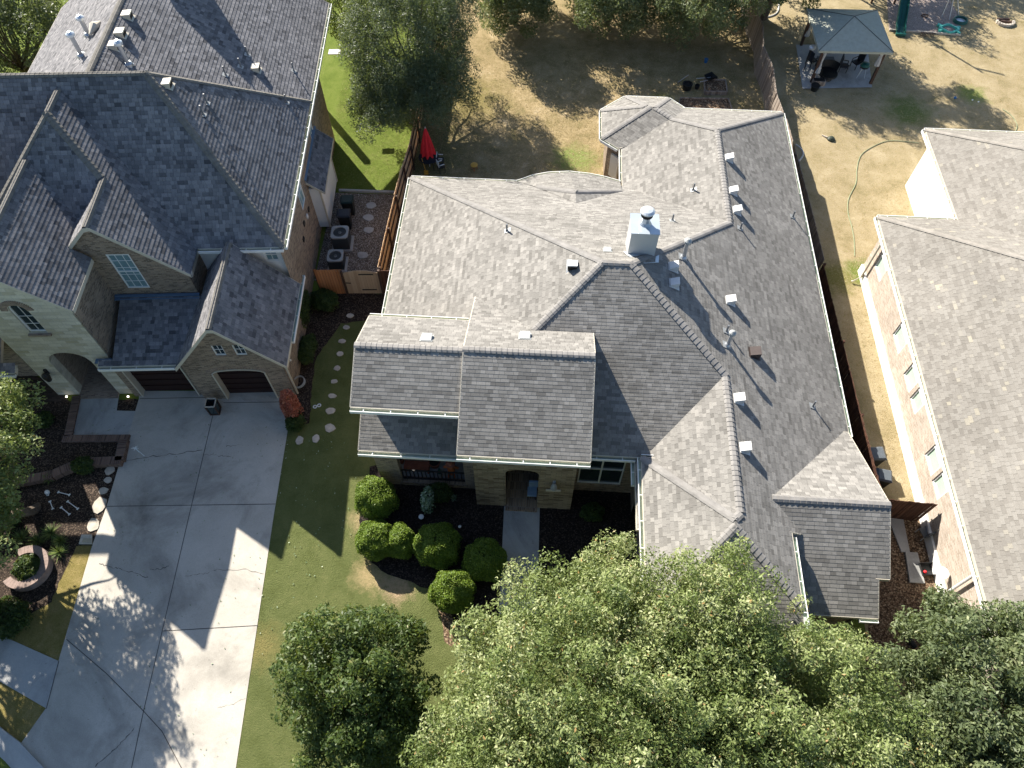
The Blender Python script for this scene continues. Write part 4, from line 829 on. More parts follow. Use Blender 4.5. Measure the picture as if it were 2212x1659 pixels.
# ================================================================== foliage
def fast_mesh(name, V, F4, mats, parent=None, tint=None, mi=None):
    me = bpy.data.meshes.new(name); n = len(F4)
    me.vertices.add(len(V)); me.vertices.foreach_set('co', V.astype(np.float32).ravel())
    me.loops.add(n*4); me.loops.foreach_set('vertex_index', F4.astype(np.int32).ravel())
    me.polygons.add(n); me.polygons.foreach_set('loop_start', np.arange(0, n*4, 4, dtype=np.int32)); me.polygons.foreach_set('loop_total', np.full(n, 4, dtype=np.int32))
    for m in mats: me.materials.append(MAT[m])
    me.update(calc_edges=True)
    if tint is not None:
        a = me.attributes.new('tint', 'FLOAT', 'FACE'); a.data.foreach_set('value', tint.astype(np.float32))
    o = bpy.data.objects.new(name, me); COL.objects.link(o)
    if parent: o.parent = parent
    return o
def leaves(C, Rr, n, size, shell=.55, up=.35, aspect=.45, seed=0, droop=0, tintv=.5):
    """leaf quads scattered through blobs: C (k,3) centres, Rr (k,3) radii, n leaves per unit"""
    g = np.random.default_rng(seed); C = np.asarray(C, float); Rr = np.asarray(Rr, float); k = len(C)
    wgt = (Rr[:, 0]*Rr[:, 1]*Rr[:, 2])**(2/3); cnt = np.maximum(6, (n*wgt/wgt.sum()).astype(int)); idx = np.repeat(np.arange(k), cnt); N = len(idx)
    d = g.normal(size=(N, 3)); d /= np.linalg.norm(d, axis=1)[:, None]
    rad = shell+(1.05-shell)*g.random(N)**.6; rad *= 1+.18*(g.random(N) < .12)
    P = C[idx]+d*Rr[idx]*rad[:, None]
    nn = d*.8+g.normal(size=(N, 3))*.75; nn[:, 2] += up; nn /= np.linalg.norm(nn, axis=1)[:, None]
    a = g.normal(size=(N, 3)); a[:, 2] -= droop; t = np.cross(nn, a); t /= np.linalg.norm(t, axis=1)[:, None]; b = np.cross(nn, t)
    s = size*(.65+.7*g.random(N)); T = t*s[:, None]; B = b*(s*aspect)[:, None]
    V = np.stack([P-T, P-B*.9, P+T, P+B*.9], 1).reshape(-1, 3); F = np.arange(N*4).reshape(-1, 4)
    bt = g.random(k); tint = np.clip(.62*bt[idx]+.42*g.random(N)*1.0+(g.random(N) < .03)*.4-(1-tintv)*.3+.1, 0, 1)
    return V, F, tint
def limb(mb, a, b, r0, r1, seed=0, n=5):
    r = random.Random(seed); pts = [Vector(a).lerp(Vector(b), i/n)+Vector((r.uniform(-1, 1), r.uniform(-1, 1), 0))*(.08*(Vector(b)-Vector(a)).length*math.sin(math.pi*i/n)*.5) for i in range(n+1)]
    mb.tube(pts, [r0+(r1-r0)*i/n for i in range(n+1)], 7)
def tree(name, label, cat, base, crowns, blobs, nleaf, size, mat, seed, br=(.55, .55, .7), trunk=.22, group=None, shell=.5, up=.35, spires=0, minz=1.6, aspect=.45, droop=0, clear=None):
    """crowns: list of (cx,cy,cz,rx,ry,rz) ellipsoids shared by the blobs"""
    g = np.random.default_rng(seed); t = thing(name, label, cat, base, 0, group); b0 = Vector(base)
    vol = np.array([c[3]*c[4]*c[5] for c in crowns]); C = []; RR = []
    for j in range(blobs):
        c = crowns[int(g.choice(len(crowns), p=vol/vol.sum()))]; d = g.normal(size=3); d /= np.linalg.norm(d); d[2] = abs(d[2])*1.0 if g.random() < .78 else d[2]
        r = (.45+.55*g.random()**.5)*(.86+.22*g.random()); p = np.array(c[:3])+d*np.array(c[3:])*r
        if p[2] < minz or (clear and clear(p)): continue
        s = .7+.6*g.random(); C.append(p); RR.append((br[0]*s, br[1]*s, br[2]*s))
    for j in range(spires):
        c = crowns[int(g.choice(len(crowns), p=vol/vol.sum()))]; th = g.random()*6.283; rr = g.random()**.5*.97; x, y = c[0]+c[3]*rr*math.cos(th), c[1]+c[4]*rr*math.sin(th); z = c[2]+c[5]*math.sqrt(max(0.02, 1-rr*rr))
        s = .75+.5*g.random(); C.append(np.array((x, y, z+.25))); RR.append((.3*s, .3*s, 1.0*s))
    C = np.array(C)-np.array(base); RR = np.array(RR)
    V, F, ti = leaves(C, RR, nleaf, size, shell, up, aspect, seed, droop)
    fast_mesh('crown', V, F, [mat], t, ti)
    mb = MB(); cz = max(c[2] for c in crowns)-b0.z; cc = Vector((sum(c[0] for c in crowns)/len(crowns)-b0.x, sum(c[1] for c in crowns)/len(crowns)-b0.y, cz*.45))
    limb(mb, (0, 0, -.1), cc, trunk, trunk*.7, seed)
    o = list(range(len(C))); random.Random(seed).shuffle(o)
    for j in o[:max(8, min(40, blobs//5))]: limb(mb, cc-Vector((0, 0, random.Random(j).uniform(0, cz*.15))), Vector(C[j])*.93, trunk*.32, .02, j)
    mb.build('trunk', 'bark', t)
    return t
def shrub(name, label, cat, c, rx, ry, h, n, size, mat, seed, group=None, lump=.10, shell=.88):
    """clipped bush: dome shaped shell of small leaves over a solid twig core"""
    g = np.random.default_rng(seed); t = thing(name, label, cat, (c[0], c[1], 0), 0, group)
    d = g.normal(size=(n, 3)); d /= np.linalg.norm(d, axis=1)[:, None]; d[:, 2] = np.abs(d[:, 2])*1.0-.25*(g.random(n) < .3)
    zc = h*.42; L = 1+lump*np.sin(d[:, 0]*5+seed)*np.cos(d[:, 1]*6+seed*2)+lump*.6*np.sin(d[:, 2]*9+d[:, 0]*4); r = (shell+(1.06-shell)*g.random(n)**.7)*L
    q = np.sign(d)*np.abs(d)**.8; q /= np.maximum(np.linalg.norm(q, axis=1)[:, None], .01)
    P = q*np.array([rx, ry, h-zc])*r[:, None]; P[:, 2] += zc; P[:, 2] = np.maximum(P[:, 2], .03)
    nn = d*.6+g.normal(size=(n, 3))*.6; nn[:, 2] += .4; nn /= np.linalg.norm(nn, axis=1)[:, None]; a = g.normal(size=(n, 3)); tt = np.cross(nn, a); tt /= np.linalg.norm(tt, axis=1)[:, None]; b = np.cross(nn, tt)
    s = size*(.7+.6*g.random(n)); T = tt*s[:, None]; B = b*(s*.5)[:, None]; V = np.stack([P-T, P-B, P+T, P+B], 1).reshape(-1, 3)
    fast_mesh('foliage', V, np.arange(n*4).reshape(-1, 4), [mat], t, np.clip(g.random(n)*.8+.15, 0, 1))
    mb = MB(); k = .86; rings = []
    for zz, rr in ((0, .7), (.25*h, .95), (.5*h, .95), (.75*h, .75), (.93*h, .35)): rings.append([(Vector((rx*k*rr*math.cos(2*math.pi*i/14), ry*k*rr*math.sin(2*math.pi*i/14), zz*k))) for i in range(14)])
    for A, B2 in zip(rings, rings[1:]):
        for i in range(14): j = (i+1) % 14; mb.poly([A[i], A[j], B2[j], B2[i]])
    mb.poly(rings[-1]); mb.build('stems', plain('twig_core', (.03, .035, .012), .95, .3) if 'twig_core' not in bpy.data.materials else bpy.data.materials['twig_core'], t)
    return t
nohouse = lambda p: p[2] < 6.2 and ((4.0 < p[0] < 12.9 and p[1] > 6.4) or p[1] > 10)
OG = 'oaks in front of the middle house'
tree('oak_tree', 'big sunlit yellow-green oak in front of the entry walk, left of its twin', 'tree', (2.2, 3.2, 0), [(2.3, 3.8, 4.5, 4.7, 4.7, 3.6), (.6, 1.4, 3.8, 4.6, 3.0, 3.4), (4.2, 6.3, 4.4, 3.0, 3.0, 3.0)], 520, 200000, .06, 'l_oak', 21, (.55, .55, .75), .28, OG, spires=120, clear=nohouse)
tree('oak_tree', 'big sunlit yellow-green oak overhanging the middle house garage roof', 'tree', (8.6, 2.2, 0), [(8.3, 3.4, 4.2, 3.9, 4.2, 3.3), (7.0, 1.0, 3.6, 4.6, 2.6, 3.0), (10.6, 2.6, 3.6, 2.6, 3.0, 2.6), (6.3, 6.7, 5.7, 2.3, 2.1, 2.2)], 580, 220000, .06, 'l_oak', 22, (.55, .55, .75), .28, OG, spires=110, clear=nohouse)
tree('small_tree', 'dark glossy green tree on the front lawn beside the driveway', 'tree', (-5.6, 4.2, 0), [(-5.7, 4.4, 2.9, 2.6, 2.7, 2.4), (-4.9, 2.6, 2.2, 2.4, 2.0, 2.0), (-7.2, 5.3, 2.2, 1.3, 1.2, 1.3)], 190, 60000, .075, 'l_dark', 23, (.45, .45, .5), .16, minz=.7, spires=25)
tree('live_oak', 'grey-green live oak at the bottom right corner', 'tree', (15.2, 4.5, 0), [(15.5, 4.6, 3.8, 3.4, 3.9, 2.7), (13.8, 2.0, 3.2, 2.6, 2.6, 2.4), (17.5, 1.5, 3.2, 3.0, 3.0, 2.4)], 520, 190000, .078, 'l_live', 24, (.5, .5, .5), .25, spires=20, clear=lambda p: p[0] < 12.9 and p[1] > 6)
tree('oak_tree', 'sunlit oak cut off by the left edge, above the stone ring planter', 'tree', (-21.6, 11.2, 0), [(-21.2, 10.9, 5.3, 2.6, 3.2, 2.1), (-21.0, 8.3, 5.2, 2.8, 2.4, 2.1)], 190, 50000, .08, 'l_oak', 25, (.5, .5, .6), .22, spires=25, minz=3.2)
tree('oak_tree', 'oak outside the left edge whose shade dapples the driveway', 'tree', (-21.5, 3.6, 0), [(-21.2, 4.6, 5.4, 3.2, 3.2, 2.4), (-25.4, 9.8, 5.6, 3.4, 3.6, 2.4)], 220, 40000, .11, 'l_oak', 26, (.6, .6, .6), .22)
tree('elm_tree', 'large grey-green elm leaning over the cedar fence', 'tree', (-8.6, 37.6, 0), [(-8.4, 38.0, 4.6, 3.7, 4.2, 4.0), (-6.6, 35.8, 3.6, 2.4, 2.6, 2.6), (-9.4, 34.6, 3.0, 2.0, 2.0, 2.2), (-7.6, 42.2, 5.0, 3.2, 2.6, 3.2)], 480, 170000, .065, 'l_elm', 27, (.5, .5, .6), .26, minz=.9, spires=30, aspect=.35, droop=.6)
tree('small_tree', 'bright green tree behind the left house, beside the large elm', 'tree', (-13.2, 44.5, 0), [(-13.2, 44.3, 3.0, 2.2, 2.4, 2.4)], 60, 12000, .08, 'l_oak', 28, (.5, .5, .5), .14)
for k, (x, y, r, rzz, lb) in enumerate(((-33.5, 39.5, 4.6, 4.2, 'dark broad tree filling the top left corner beyond the left roof'), (-27.5, 46.5, 4.0, 4.0, 'dark tree behind the pale roof slope of the left house'))):
    tree('live_oak', lb, 'tree', (x, y, 0), [(x, y, 3.6, r, r, rzz)], 190, 40000, .09, 'l_live', 30+k, (.6, .6, .6), .25)
for k, (x, y, z, r, lb) in enumerate(((3.6, 46.9, 4.4, 3.0, 'live oak at the top edge above the dry back lawn, left of two'), (9.0, 46.6, 4.4, 3.4, 'live oak at the top edge above the dry back lawn, right of two'), (-2.8, 46.6, 4.2, 2.5, 'leafy tree at the top edge to the right of the large elm'))):
    tree('live_oak', lb, 'tree', (x, y+2, 0), [(x, y-.3, z-.9, r*.9, r*.85, 2.1), (x+.3, y+.6, 1.8, r, r*.8, 2.0), (x, y+4, 2.6, r*1.3, r, 2.6)], 380, 70000, .08, 'l_live', 40+k, (.55, .55, .55), .2, 'trees along the back of the lawn', minz=.5)
tree('live_oak', 'dark spreading tree over the top of the weathered fence', 'tree', (14.6, 50.2, 0), [(14.8, 49.6, 4.8, 4.2, 3.4, 2.8), (12.6, 47.2, 3.6, 2.4, 1.8, 2.4), (16.5, 50.5, 3.2, 3, 2.4, 2.6), (14.5, 52, 3, 4, 2, 3), (13.6, 50.5, 7.2, 3.8, 3.0, 2.2), (17.5, 49.8, 7.2, 4.2, 2.8, 2.2)], 520, 90000, .09, 'l_live', 50, (.5, .5, .5), .26, 'trees along the back of the lawn', minz=.5)
tree('live_oak', 'tree above the top edge that shades the slide and play gravel', 'tree', (21.6, 58.0, 0), [(21.6, 57.5, 5.0, 3.2, 3.0, 2.6)], 70, 10000, .11, 'l_live', 51, (.6, .6, .6), .22)
tree('live_oak', 'tree above the top edge behind the play set swing frame', 'tree', (27.0, 61.0, 0), [(27.5, 60.5, 5.0, 4.6, 3.0, 2.6)], 80, 12000, .11, 'l_live', 52, (.6, .6, .6), .22)
BG = 'clipped round bushes by the porch'
for k, (u, v, rx, ry, h, lb) in enumerate(((818, 1092, .80, .78, 1.65, 'pear-shaped clipped bush at the porch corner'), (817, 1178, .72, .70, 1.35, 'clipped sunlit bush at the left end of the lower row'),
        (868, 1180, .56, .62, 1.25, 'clipped sunlit bush between the left one and the half-shaded one'), (948, 1192, .86, .80, 1.5, 'large clipped bush with only its left flank in sun'),
        (1048, 1222, .80, .78, 1.4, 'clipped bush wholly in shade beside the entry walk'), (980, 1288, .80, .74, 1.45, 'clipped bush by the dirt path, half in sun'))):
    p = G(u, v); shrub('round_bush', lb, 'bush', (p.x, p.y), rx*1.1, ry*1.1, h*1.05, 17000, .04, 'l_bush', 60+k, BG)
p = G(1215, 1105); shrub('low_shrub', 'low dark shrub against the stone entry wall, right of the walk', 'shrub', (2.7, 12.3), .5, .4, .6, 2500, .05, 'l_vine', 70)
p = G(928, 1095); shrub('leaning_vine', 'thin pale-leaved climbing plant in front of the porch railing', 'plant', (p.x, p.y), .3, .55, 1.5, 900, .06, 'l_white', 71, shell=.4)
shrub('porch_shrub', 'dark leafy shrub below the porch railing', 'shrub', (-4.0, 12.7), .55, .4, 1.0, 2600, .06, 'l_vine', 72)
# plants along the left house side
for k, (u, v, rx, ry, h, mt, lb) in enumerate(((655, 690, .5, 1.1, 1.7, 'l_vine', 'dark tall shrub against the garage side wall near the gate'), (705, 660, .7, .6, .9, 'l_vine', 'spreading dark shrub in front of the cedar gate fence'), (668, 765, .4, .8, .9, 'l_vine', 'dark low shrub beside the stepping stones'),
        (642, 920, .42, .5, .8, 'l_vine', 'dark green round shrub at the driveway corner'), (-60, 1190, .9, .7, .9, 'l_vine', 'dark shrub outside the left edge by the stone ring'), (25, 1340, .9, .8, .7, 'l_vine', 'dark shrub below the stone ring planter'), (70, 1232, .55, .5, .7, 'l_vine', 'dark plant growing inside the stone ring planter'),
        (100, 912, .4, .4, .5, 'l_vine', 'small dark shrub in the gravel bed by the limestone tower'), (185, 1010, .5, .4, .5, 'l_vine', 'dark shrub below the curved brick planter wall'), (20, 1130, .6, .5, .8, 'l_vine', 'dark shrub above the yucca plants'))):
    p = G(u, v); shrub('dark_shrub', lb, 'shrub', (p.x, p.y), rx, ry, h, 5200 if rx > .6 or ry > .7 else 3000, .055, mt, 80+k, 'dark shrubs around the left house', .12, .7)
p = G(642, 905); shrub('red_shrub', 'red-leaved shrub beside the right garage door', 'shrub', (p.x, p.y), .38, .45, 2.3, 5200, .06, 'l_red', 95, shell=.45)
shrub('fence_shrub', 'leafy shrub along the eave gap beside the middle house right wall', 'shrub', (13.75, 33.2), .4, 2.0, 1.6, 4000, .06, 'l_vine', 96, shell=.5)
def yucca(u, v, lb, s, seed, mat='l_yucca'):
    g = np.random.default_rng(seed); p = G(u, v); t = thing('yucca', lb, 'plant', p, 0, 'spiky plants by the stone ring planter'); n = 90; V = []
    for i in range(n):
        th = g.random()*6.283; el = .15+1.2*g.random(); L = s*(.6+.4*g.random()); d = np.array((math.cos(th)*math.cos(el), math.sin(th)*math.cos(el), math.sin(el))); sd = np.array((-math.sin(th), math.cos(th), 0))*.022; o = np.array((0, 0, .12))
        V += [o-sd, o+sd, o+d*L+sd*.15-np.array((0, 0, .25*L*math.cos(el))), o+d*L-sd*.15-np.array((0, 0, .25*L*math.cos(el)))]
    fast_mesh('leaf_rosette', np.array(V), np.arange(n*4).reshape(-1, 4), [mat], t, g.random(n))
    m = MB(); m.tube([(0, 0, 0), (0, 0, .16)], [.06, .04], 8); m.build('stem', 'bark', t)
for k, (u, v, s, lb) in enumerate(((113, 1154, .6, 'bright yellow-green yucca, tallest of the cluster'), (134, 1170, .5, 'sunlit yucca beside the grass strip corner'), (131, 1195, .55, 'grey-green yucca nearest the grass strip'), (50, 1165, .6, 'shaded yucca at the left of the cluster'), (84, 1172, .55, 'grey-green shaded yucca in the middle of the cluster'), (108, 1036, .4, 'blue-green agave below the curved planter wall'))): yucca(u, v, lb, s, 120+k)
# fallen leaves on the drive and lawns
g = np.random.default_rng(5); L = []
for (u0, v0, u1, v1, n) in ((160, 870, 270, 940, 22), (300, 900, 600, 1080, 46), (240, 1110, 580, 1300, 40), (600, 950, 770, 1200, 70), (200, 1300, 500, 1640, 26), (560, 1150, 700, 1500, 30), (880, 420, 1250, 370, 12)):
    for i in range(n):
        p = G(g.uniform(min(u0, u1), max(u0, u1)), g.uniform(min(v0, v1), max(v0, v1))); a = g.random()*3.14; s = g.uniform(.025, .05); c, q = math.cos(a)*s, math.sin(a)*s; z = .05
        L += [(p.x-c, p.y-q, z), (p.x+q*.5, p.y-c*.5, z+.015), (p.x+c, p.y+q, z+.01), (p.x-q*.5, p.y+c*.5, z)]
V = np.array(L); tag(fast_mesh('fallen_leaves', V, np.arange(len(V)).reshape(-1, 4), ['l_white'], None, g.random(len(V)//4)), 'scattered small dry leaves over the driveway and side lawn', 'leaves', kind='stuff')
# ================================================================== yard objects
def ac_unit(u, v, z, s, h, lb):
    p = G(u, v, z); t = thing('air_conditioner', lb, 'air conditioner', (p.x, p.y, 0), TH, 'air conditioners beside the gravel'); k = s/2
    m = MB(); m.prism([(-k*1.25, -k*1.25), (k*1.25, -k*1.25), (k*1.25, k*1.25), (-k*1.25, k*1.25)], .02, .1); m.build('pad', 'conc2', t)
    m = MB(); m.prism([(-k*.94, -k*.94), (k*.94, -k*.94), (k*.94, k*.94), (-k*.94, k*.94)], .1, h-.06)
    for i in range(int((h-.2)/.05)): z2 = .14+i*.05; m.prism([(-k*.965, -k*.965), (k*.965, -k*.965), (k*.965, k*.965), (-k*.965, k*.965)], z2, z2+.012)
    m.build('cabinet', 'acdark', t)
    m = MB(); n = 28; r = k*.78
    sq = lambda a: (max(-1, min(1, 1.25*math.cos(a)))*k, max(-1, min(1, 1.25*math.sin(a)))*k)
    for i in range(n):
        a, b = 2*math.pi*i/n, 2*math.pi*(i+1)/n; A, B = sq(a), sq(b)
        m.poly([(r*math.cos(a), r*math.sin(a), h), (*A, h), (*B, h), (r*math.cos(b), r*math.sin(b), h)]); m.poly([(*A, h-.08), (*B, h-.08), (*B, h), (*A, h)]); m.poly([(r*math.cos(a), r*math.sin(a), h), (r*math.cos(b), r*math.sin(b), h), (r*math.cos(b), r*math.sin(b), h-.1), (r*math.cos(a), r*math.sin(a), h-.1)])
    m.build('top_cover', 'acgrey', t)
    m = MB(); m.lathe((0, 0, h-.16), [(r*.98, 0), (r*.98, .01)], 24, 0); m.lathe((0, 0, h-.12), [(.09, 0), (.09, .08), (.05, .1)], 12, 1)
    for i in range(5):
        a = 2*math.pi*i/5; m.poly([(.07*math.cos(a), .07*math.sin(a), h-.09), (r*.85*math.cos(a-.25), r*.85*math.sin(a-.25), h-.12), (r*.9*math.cos(a+.3), r*.9*math.sin(a+.3), h-.08), (.07*math.cos(a+.8), .07*math.sin(a+.8), h-.07)], 1)
    fn = m.build('fan', ['black', 'acgrey'], t); m = MB()
    for rr in (.25, .45, .65, .85): m.tube([(r*rr*math.cos(2*math.pi*i/24), r*rr*math.sin(2*math.pi*i/24), h-.01) for i in range(25)], .005, 4, cap=False)
    for i in range(8): a = math.pi*i/4; m.bar((0, 0, h-.01), (r*math.cos(a), r*math.sin(a), h-.01), .008, .008)
    m.build('fan_guard', 'acdark', t)
ac_unit(733.5, 500.7, 1.0, .92, 1.0, 'larger grey air conditioner behind the smaller one, on a pale pad')
ac_unit(724, 551.5, .8, .84, .8, 'smaller grey air conditioner just behind the stained fence')
def bin_(p, rot, lb, mat, grp, w=.6, h=1.05, col='black'):
    t = thing('wheelie_bin', lb, 'bin', (p[0], p[1], 0), rot, grp); m = MB(); k = w/2
    A = [(-k*.8, -k*.85), (k*.8, -k*.85), (k*.8, k*.85), (-k*.8, k*.85)]; B = [(-k, -k*1.05), (k, -k*1.05), (k, k*1.1), (-k, k*1.1)]
    for i in range(4): j = (i+1) % 4; m.poly([(*A[i], .06), (*A[j], .06), (*B[j], h), (*B[i], h)])
    m.poly([(*q, .06) for q in A][::-1]); m.build('body', col, t)
    m = MB(); q = [(-k*1.08, -k*1.15), (k*1.08, -k*1.15), (k*1.08, k*1.15), (-k*1.08, k*1.15)]; r = [(x*.8, y*.78) for x, y in q]
    for i in range(4): j = (i+1) % 4; m.poly([(*q[i], h+.01), (*q[j], h+.01), (*r[j], h+.08), (*r[i], h+.08)]); m.poly([(*q[i], h-.04), (*q[j], h-.04), (*q[j], h+.01), (*q[i], h+.01)])
    m.poly([(*x, h+.08) for x in r]); m.bar((-k*.8, k*1.25, h), (k*.8, k*1.25, h), .04, .04); m.build('lid', mat, t)
    for s in (-1, 1): m = MB(); m.tube([(s*k*.72, k*.8, .12), (s*k*.86, k*.8, .12)], .12, 12); m.build('wheel', 'iron', t)
MAT['bin1'] = plain('bin_green', (.012, .028, .026), .45, .1); MAT['bin2'] = plain('bin_navy', (.02, .025, .035), .45, .1); MAT['bin3'] = plain('bin_grey', (.10, .115, .13), .45, .1)
p = G(750, 432, 1.0); bin_(p, TH+R(90), 'dark green wheelie bin against the left house, farther from the fan units', 'bin1', 'bins by the gravel bed')
p = G(743, 462, 1.0); bin_(p, TH+R(90), 'black wheelie bin between the green bin and the air conditioner', 'bin2', 'bins by the gravel bed')
bin_((15.15, 15.5), R(95), 'grey-lidded wheelie bin by the dark fence, farther from the cross fence', 'bin3', 'bins in the right side strip'); bin_((15.25, 14.45), R(80), 'wheelie bin nearest the short cross fence', 'bin3', 'bins in the right side strip', .55)
# closed red umbrella and its table
t = thing('patio_umbrella', 'closed red patio umbrella standing by the cedar fence', 'umbrella', (-7.0, 33.75, 0)); m = MB(); n = 40; rings = []
for z, r in ((2.75, .03), (2.55, .10), (2.1, .20), (1.6, .30), (1.2, .37), (.98, .40)):
    rings.append([Vector(((r*(1+.17*math.cos(8*a)))*math.cos(a), (r*(1+.17*math.cos(8*a)))*math.sin(a), z-.07*math.cos(8*a)*(z < 1.1))) for a in [2*math.pi*i/n for i in range(n)]])
for A, B in zip(rings, rings[1:]):
    for i in range(n): j = (i+1) % n; m.poly([A[i], B[i], B[j], A[j]])
m.poly(rings[0]); m.build('canopy', 'red', t, True); m = MB(); m.tube([(0, 0, 0), (0, 0, 2.85)], .025, 8); m.build('pole', 'tin', t)
t = thing('patio_table', 'dark round patio table under the red umbrella', 'table', (-7.0, 33.75, 0)); m = MB(); m.lathe((0, 0, .7), [(.6, 0), (.6, .03)], 20); m.build('tabletop', 'bin2', t)
for a in (45, 135, 225, 315): m = MB(); m.bar((.4*math.cos(R(a)), .4*math.sin(R(a)), 0), (.35*math.cos(R(a)), .35*math.sin(R(a)), .7), .04, .04); m.build('leg', 'iron', t)
for k, (x, y, lb) in enumerate(((-6.35, 33.9, 'upper'), (-6.25, 33.35, 'lower'))):
    t = thing('garden_chair', f'small pale garden chair at the right of the umbrella table, {lb} one', 'chair', (x, y, 0), R(90+k*30), 'chairs at the umbrella table'); m = MB(); m.box((0, 0, .43), (.4, .38, .03)); m.build('seat', 'iron', t)
    m = MB(); m.box((0, .19, .7), (.38, .03, .35)); m.bar((-.19, -.15, .65), (-.19, .15, .65), .05, .03); m.bar((.19, -.15, .65), (.19, .15, .65), .05, .03); m.build('backrest', 'bone', t)
    for sx in (-.17, .17):
        for sy in (-.16, .16): m = MB(); m.bar((sx, sy, 0), (sx, sy, .43), .03, .03); m.build('leg', 'iron', t)
t = thing('broom', 'yellow broom leaning beside the red umbrella', 'broom', (-7.35, 33.1, 0)); m = MB(); m.bar((0, .3, .9), (.2, 0, .3), .03, .03); m.build('handle', 'yellow', t); m = MB(); m.box((.24, -.04, .16), (.25, .08, .28)); m.build('brush', 'yellow', t)
p = G(1025, 366); t = thing('toy_stool', 'small yellow toy stool on the shaded lawn behind the middle house', 'toy', p); m = MB(); m.lathe((0, 0, .32), [(.2, 0), (.22, .03), (.1, .05)], 14); m.build('seat', 'yellow', t)
for a in (30, 150, 270): m = MB(); m.bar((.18*math.cos(R(a)), .18*math.sin(R(a)), 0), (.1*math.cos(R(a)), .1*math.sin(R(a)), .32), .03, .03); m.build('leg', 'orange', t)
# lantern on the drive
p = G(466, 893); t = thing('lantern_planter', 'square dark lantern box on the driveway between the garage doors', 'lantern', (p.x, p.y+.1, 0), TH); m = MB()
for a, b in (((-.2, -.2), (.2, -.2)), ((.2, -.2), (.2, .2)), ((.2, .2), (-.2, .2)), ((-.2, .2), (-.2, -.2))):
    k = 1.12; m.bar((a[0]*k, a[1]*k, .82), (b[0]*k, b[1]*k, .82), .05, .05, 1); m.bar((*a, 0), (a[0]*k, a[1]*k, .82), .05, .05, 0); m.bar((*a, .04), (*b, .04), .05, .06, 0)
m.build('frame', ['post', 'flag'], t); m = MB()
for a, b in (((-.2, -.2), (.2, -.2)), ((.2, -.2), (.2, .2)), ((.2, .2), (-.2, .2)), ((-.2, .2), (-.2, -.2))): m.poly([(a[0]*.93, a[1]*.93, .06), (b[0]*.93, b[1]*.93, .06), (b[0]*1.04, b[1]*1.04, .8), (a[0]*1.04, a[1]*1.04, .8)])
m.build('glass', 'glass', t)
for k, (u, v) in enumerate(((681, 880), (690, 877))):
    p = G(u, v); m = MB(); m.tube([(p.x+.075*math.cos(2*math.pi*i/16), p.y+.075*math.sin(2*math.pi*i/16), .06) for i in range(17)], .028, 6, cap=False); tag(m.build('drain_ring', 'bone'), 'small white ring in the grass beside the path, '+('left one' if k == 0 else 'right one'), 'ring', 'white rings in the side lawn')
p = G(652, 838); m = MB()
for j in range(3): m.tube([(p.x+.28*math.cos(2*math.pi*i/20)*(1-.06*j), p.y+.32*math.sin(2*math.pi*i/20), .5+.05*j) for i in range(21)], .02, 6, cap=False)
tag(m.build('hose_coil', 'acgrey'), 'coiled grey garden hose by the red shrub', 'hose')
for k, (u, v, wd) in enumerate(((147, 860, 'left of the arched entry'), (279.5, 860, 'right of the arched entry'))):
    p = G(u, v); t = thing('spotlight', 'small lit ground spotlight '+wd, 'spotlight', p); m = MB(); m.tube([(0, 0, 0), (0, 0, .12)], .02, 6); m.build('stake', 'iron', t); m = MB(); m.lathe((0, 0, .1), [(.03, 0), (.05, .06)], 10); m.build('lamp_head', 'spot', t)
# skull and bones
p = G(105, 1066); t = thing('plastic_skull', 'white plastic skull lying on the dark mulch', 'skull', p); m = MB(); m.lathe((0, 0, .02), [(.05, 0), (.09, .04), (.105, .1), (.09, .16), (.04, .19)], 14); m.box((.02, -.09, .05), (.09, .06, .07)); m.build('skull', 'bone', t, False)
m = MB(); m.lathe((-.035, -.08, .1), [(.022, 0), (.022, .03)], 8); m.lathe((.035, -.08, .1), [(.022, 0), (.022, .03)], 8); m.build('eye_sockets', 'dark', t)
for k, (a, b, wd) in enumerate((((126, 1063), (150, 1069), 'right of the skull'), ((108, 1083), (114, 1099), 'just below the skull'), ((132, 1096), (150, 1111), 'lowest, at the middle'), ((146, 1083), (168, 1099), 'nearest the driveway'))):
    P, Q = G(*a, .05), G(*b, .05); d = (Q-P).normalized(); n = Vector((-d.y, d.x, 0))*.03; m = MB(); m.tube([P, P.lerp(Q, .5), Q], [.025, .017, .025], 8)
    for e in (P, Q):
        for s in (-1, 1): m.lathe(e+n*s-Z*.03, [(.01, 0), (.032, .02), (.032, .045), (.01, .06)], 8)
    tag(m.build('plastic_bone', 'bone'), 'white plastic bone on the mulch, '+wd, 'bone', 'plastic bones in the mulch bed')
p = G(292, 968, .45); m = MB()
for a in range(7): t_ = a*.9; m.tube([p, p+Vector((.16*math.cos(t_), .12*math.sin(t_), .06*math.sin(a*2)))], [.02, .012], 6)
m.tube([p, G(312, 985, .1)], .012, 6); m.tube([p, (p.x, p.y, 0)], .012, 6); tag(m.build('plastic_hand', 'bone'), 'white skeleton hand sticking out of the brick planter', 'decoration')
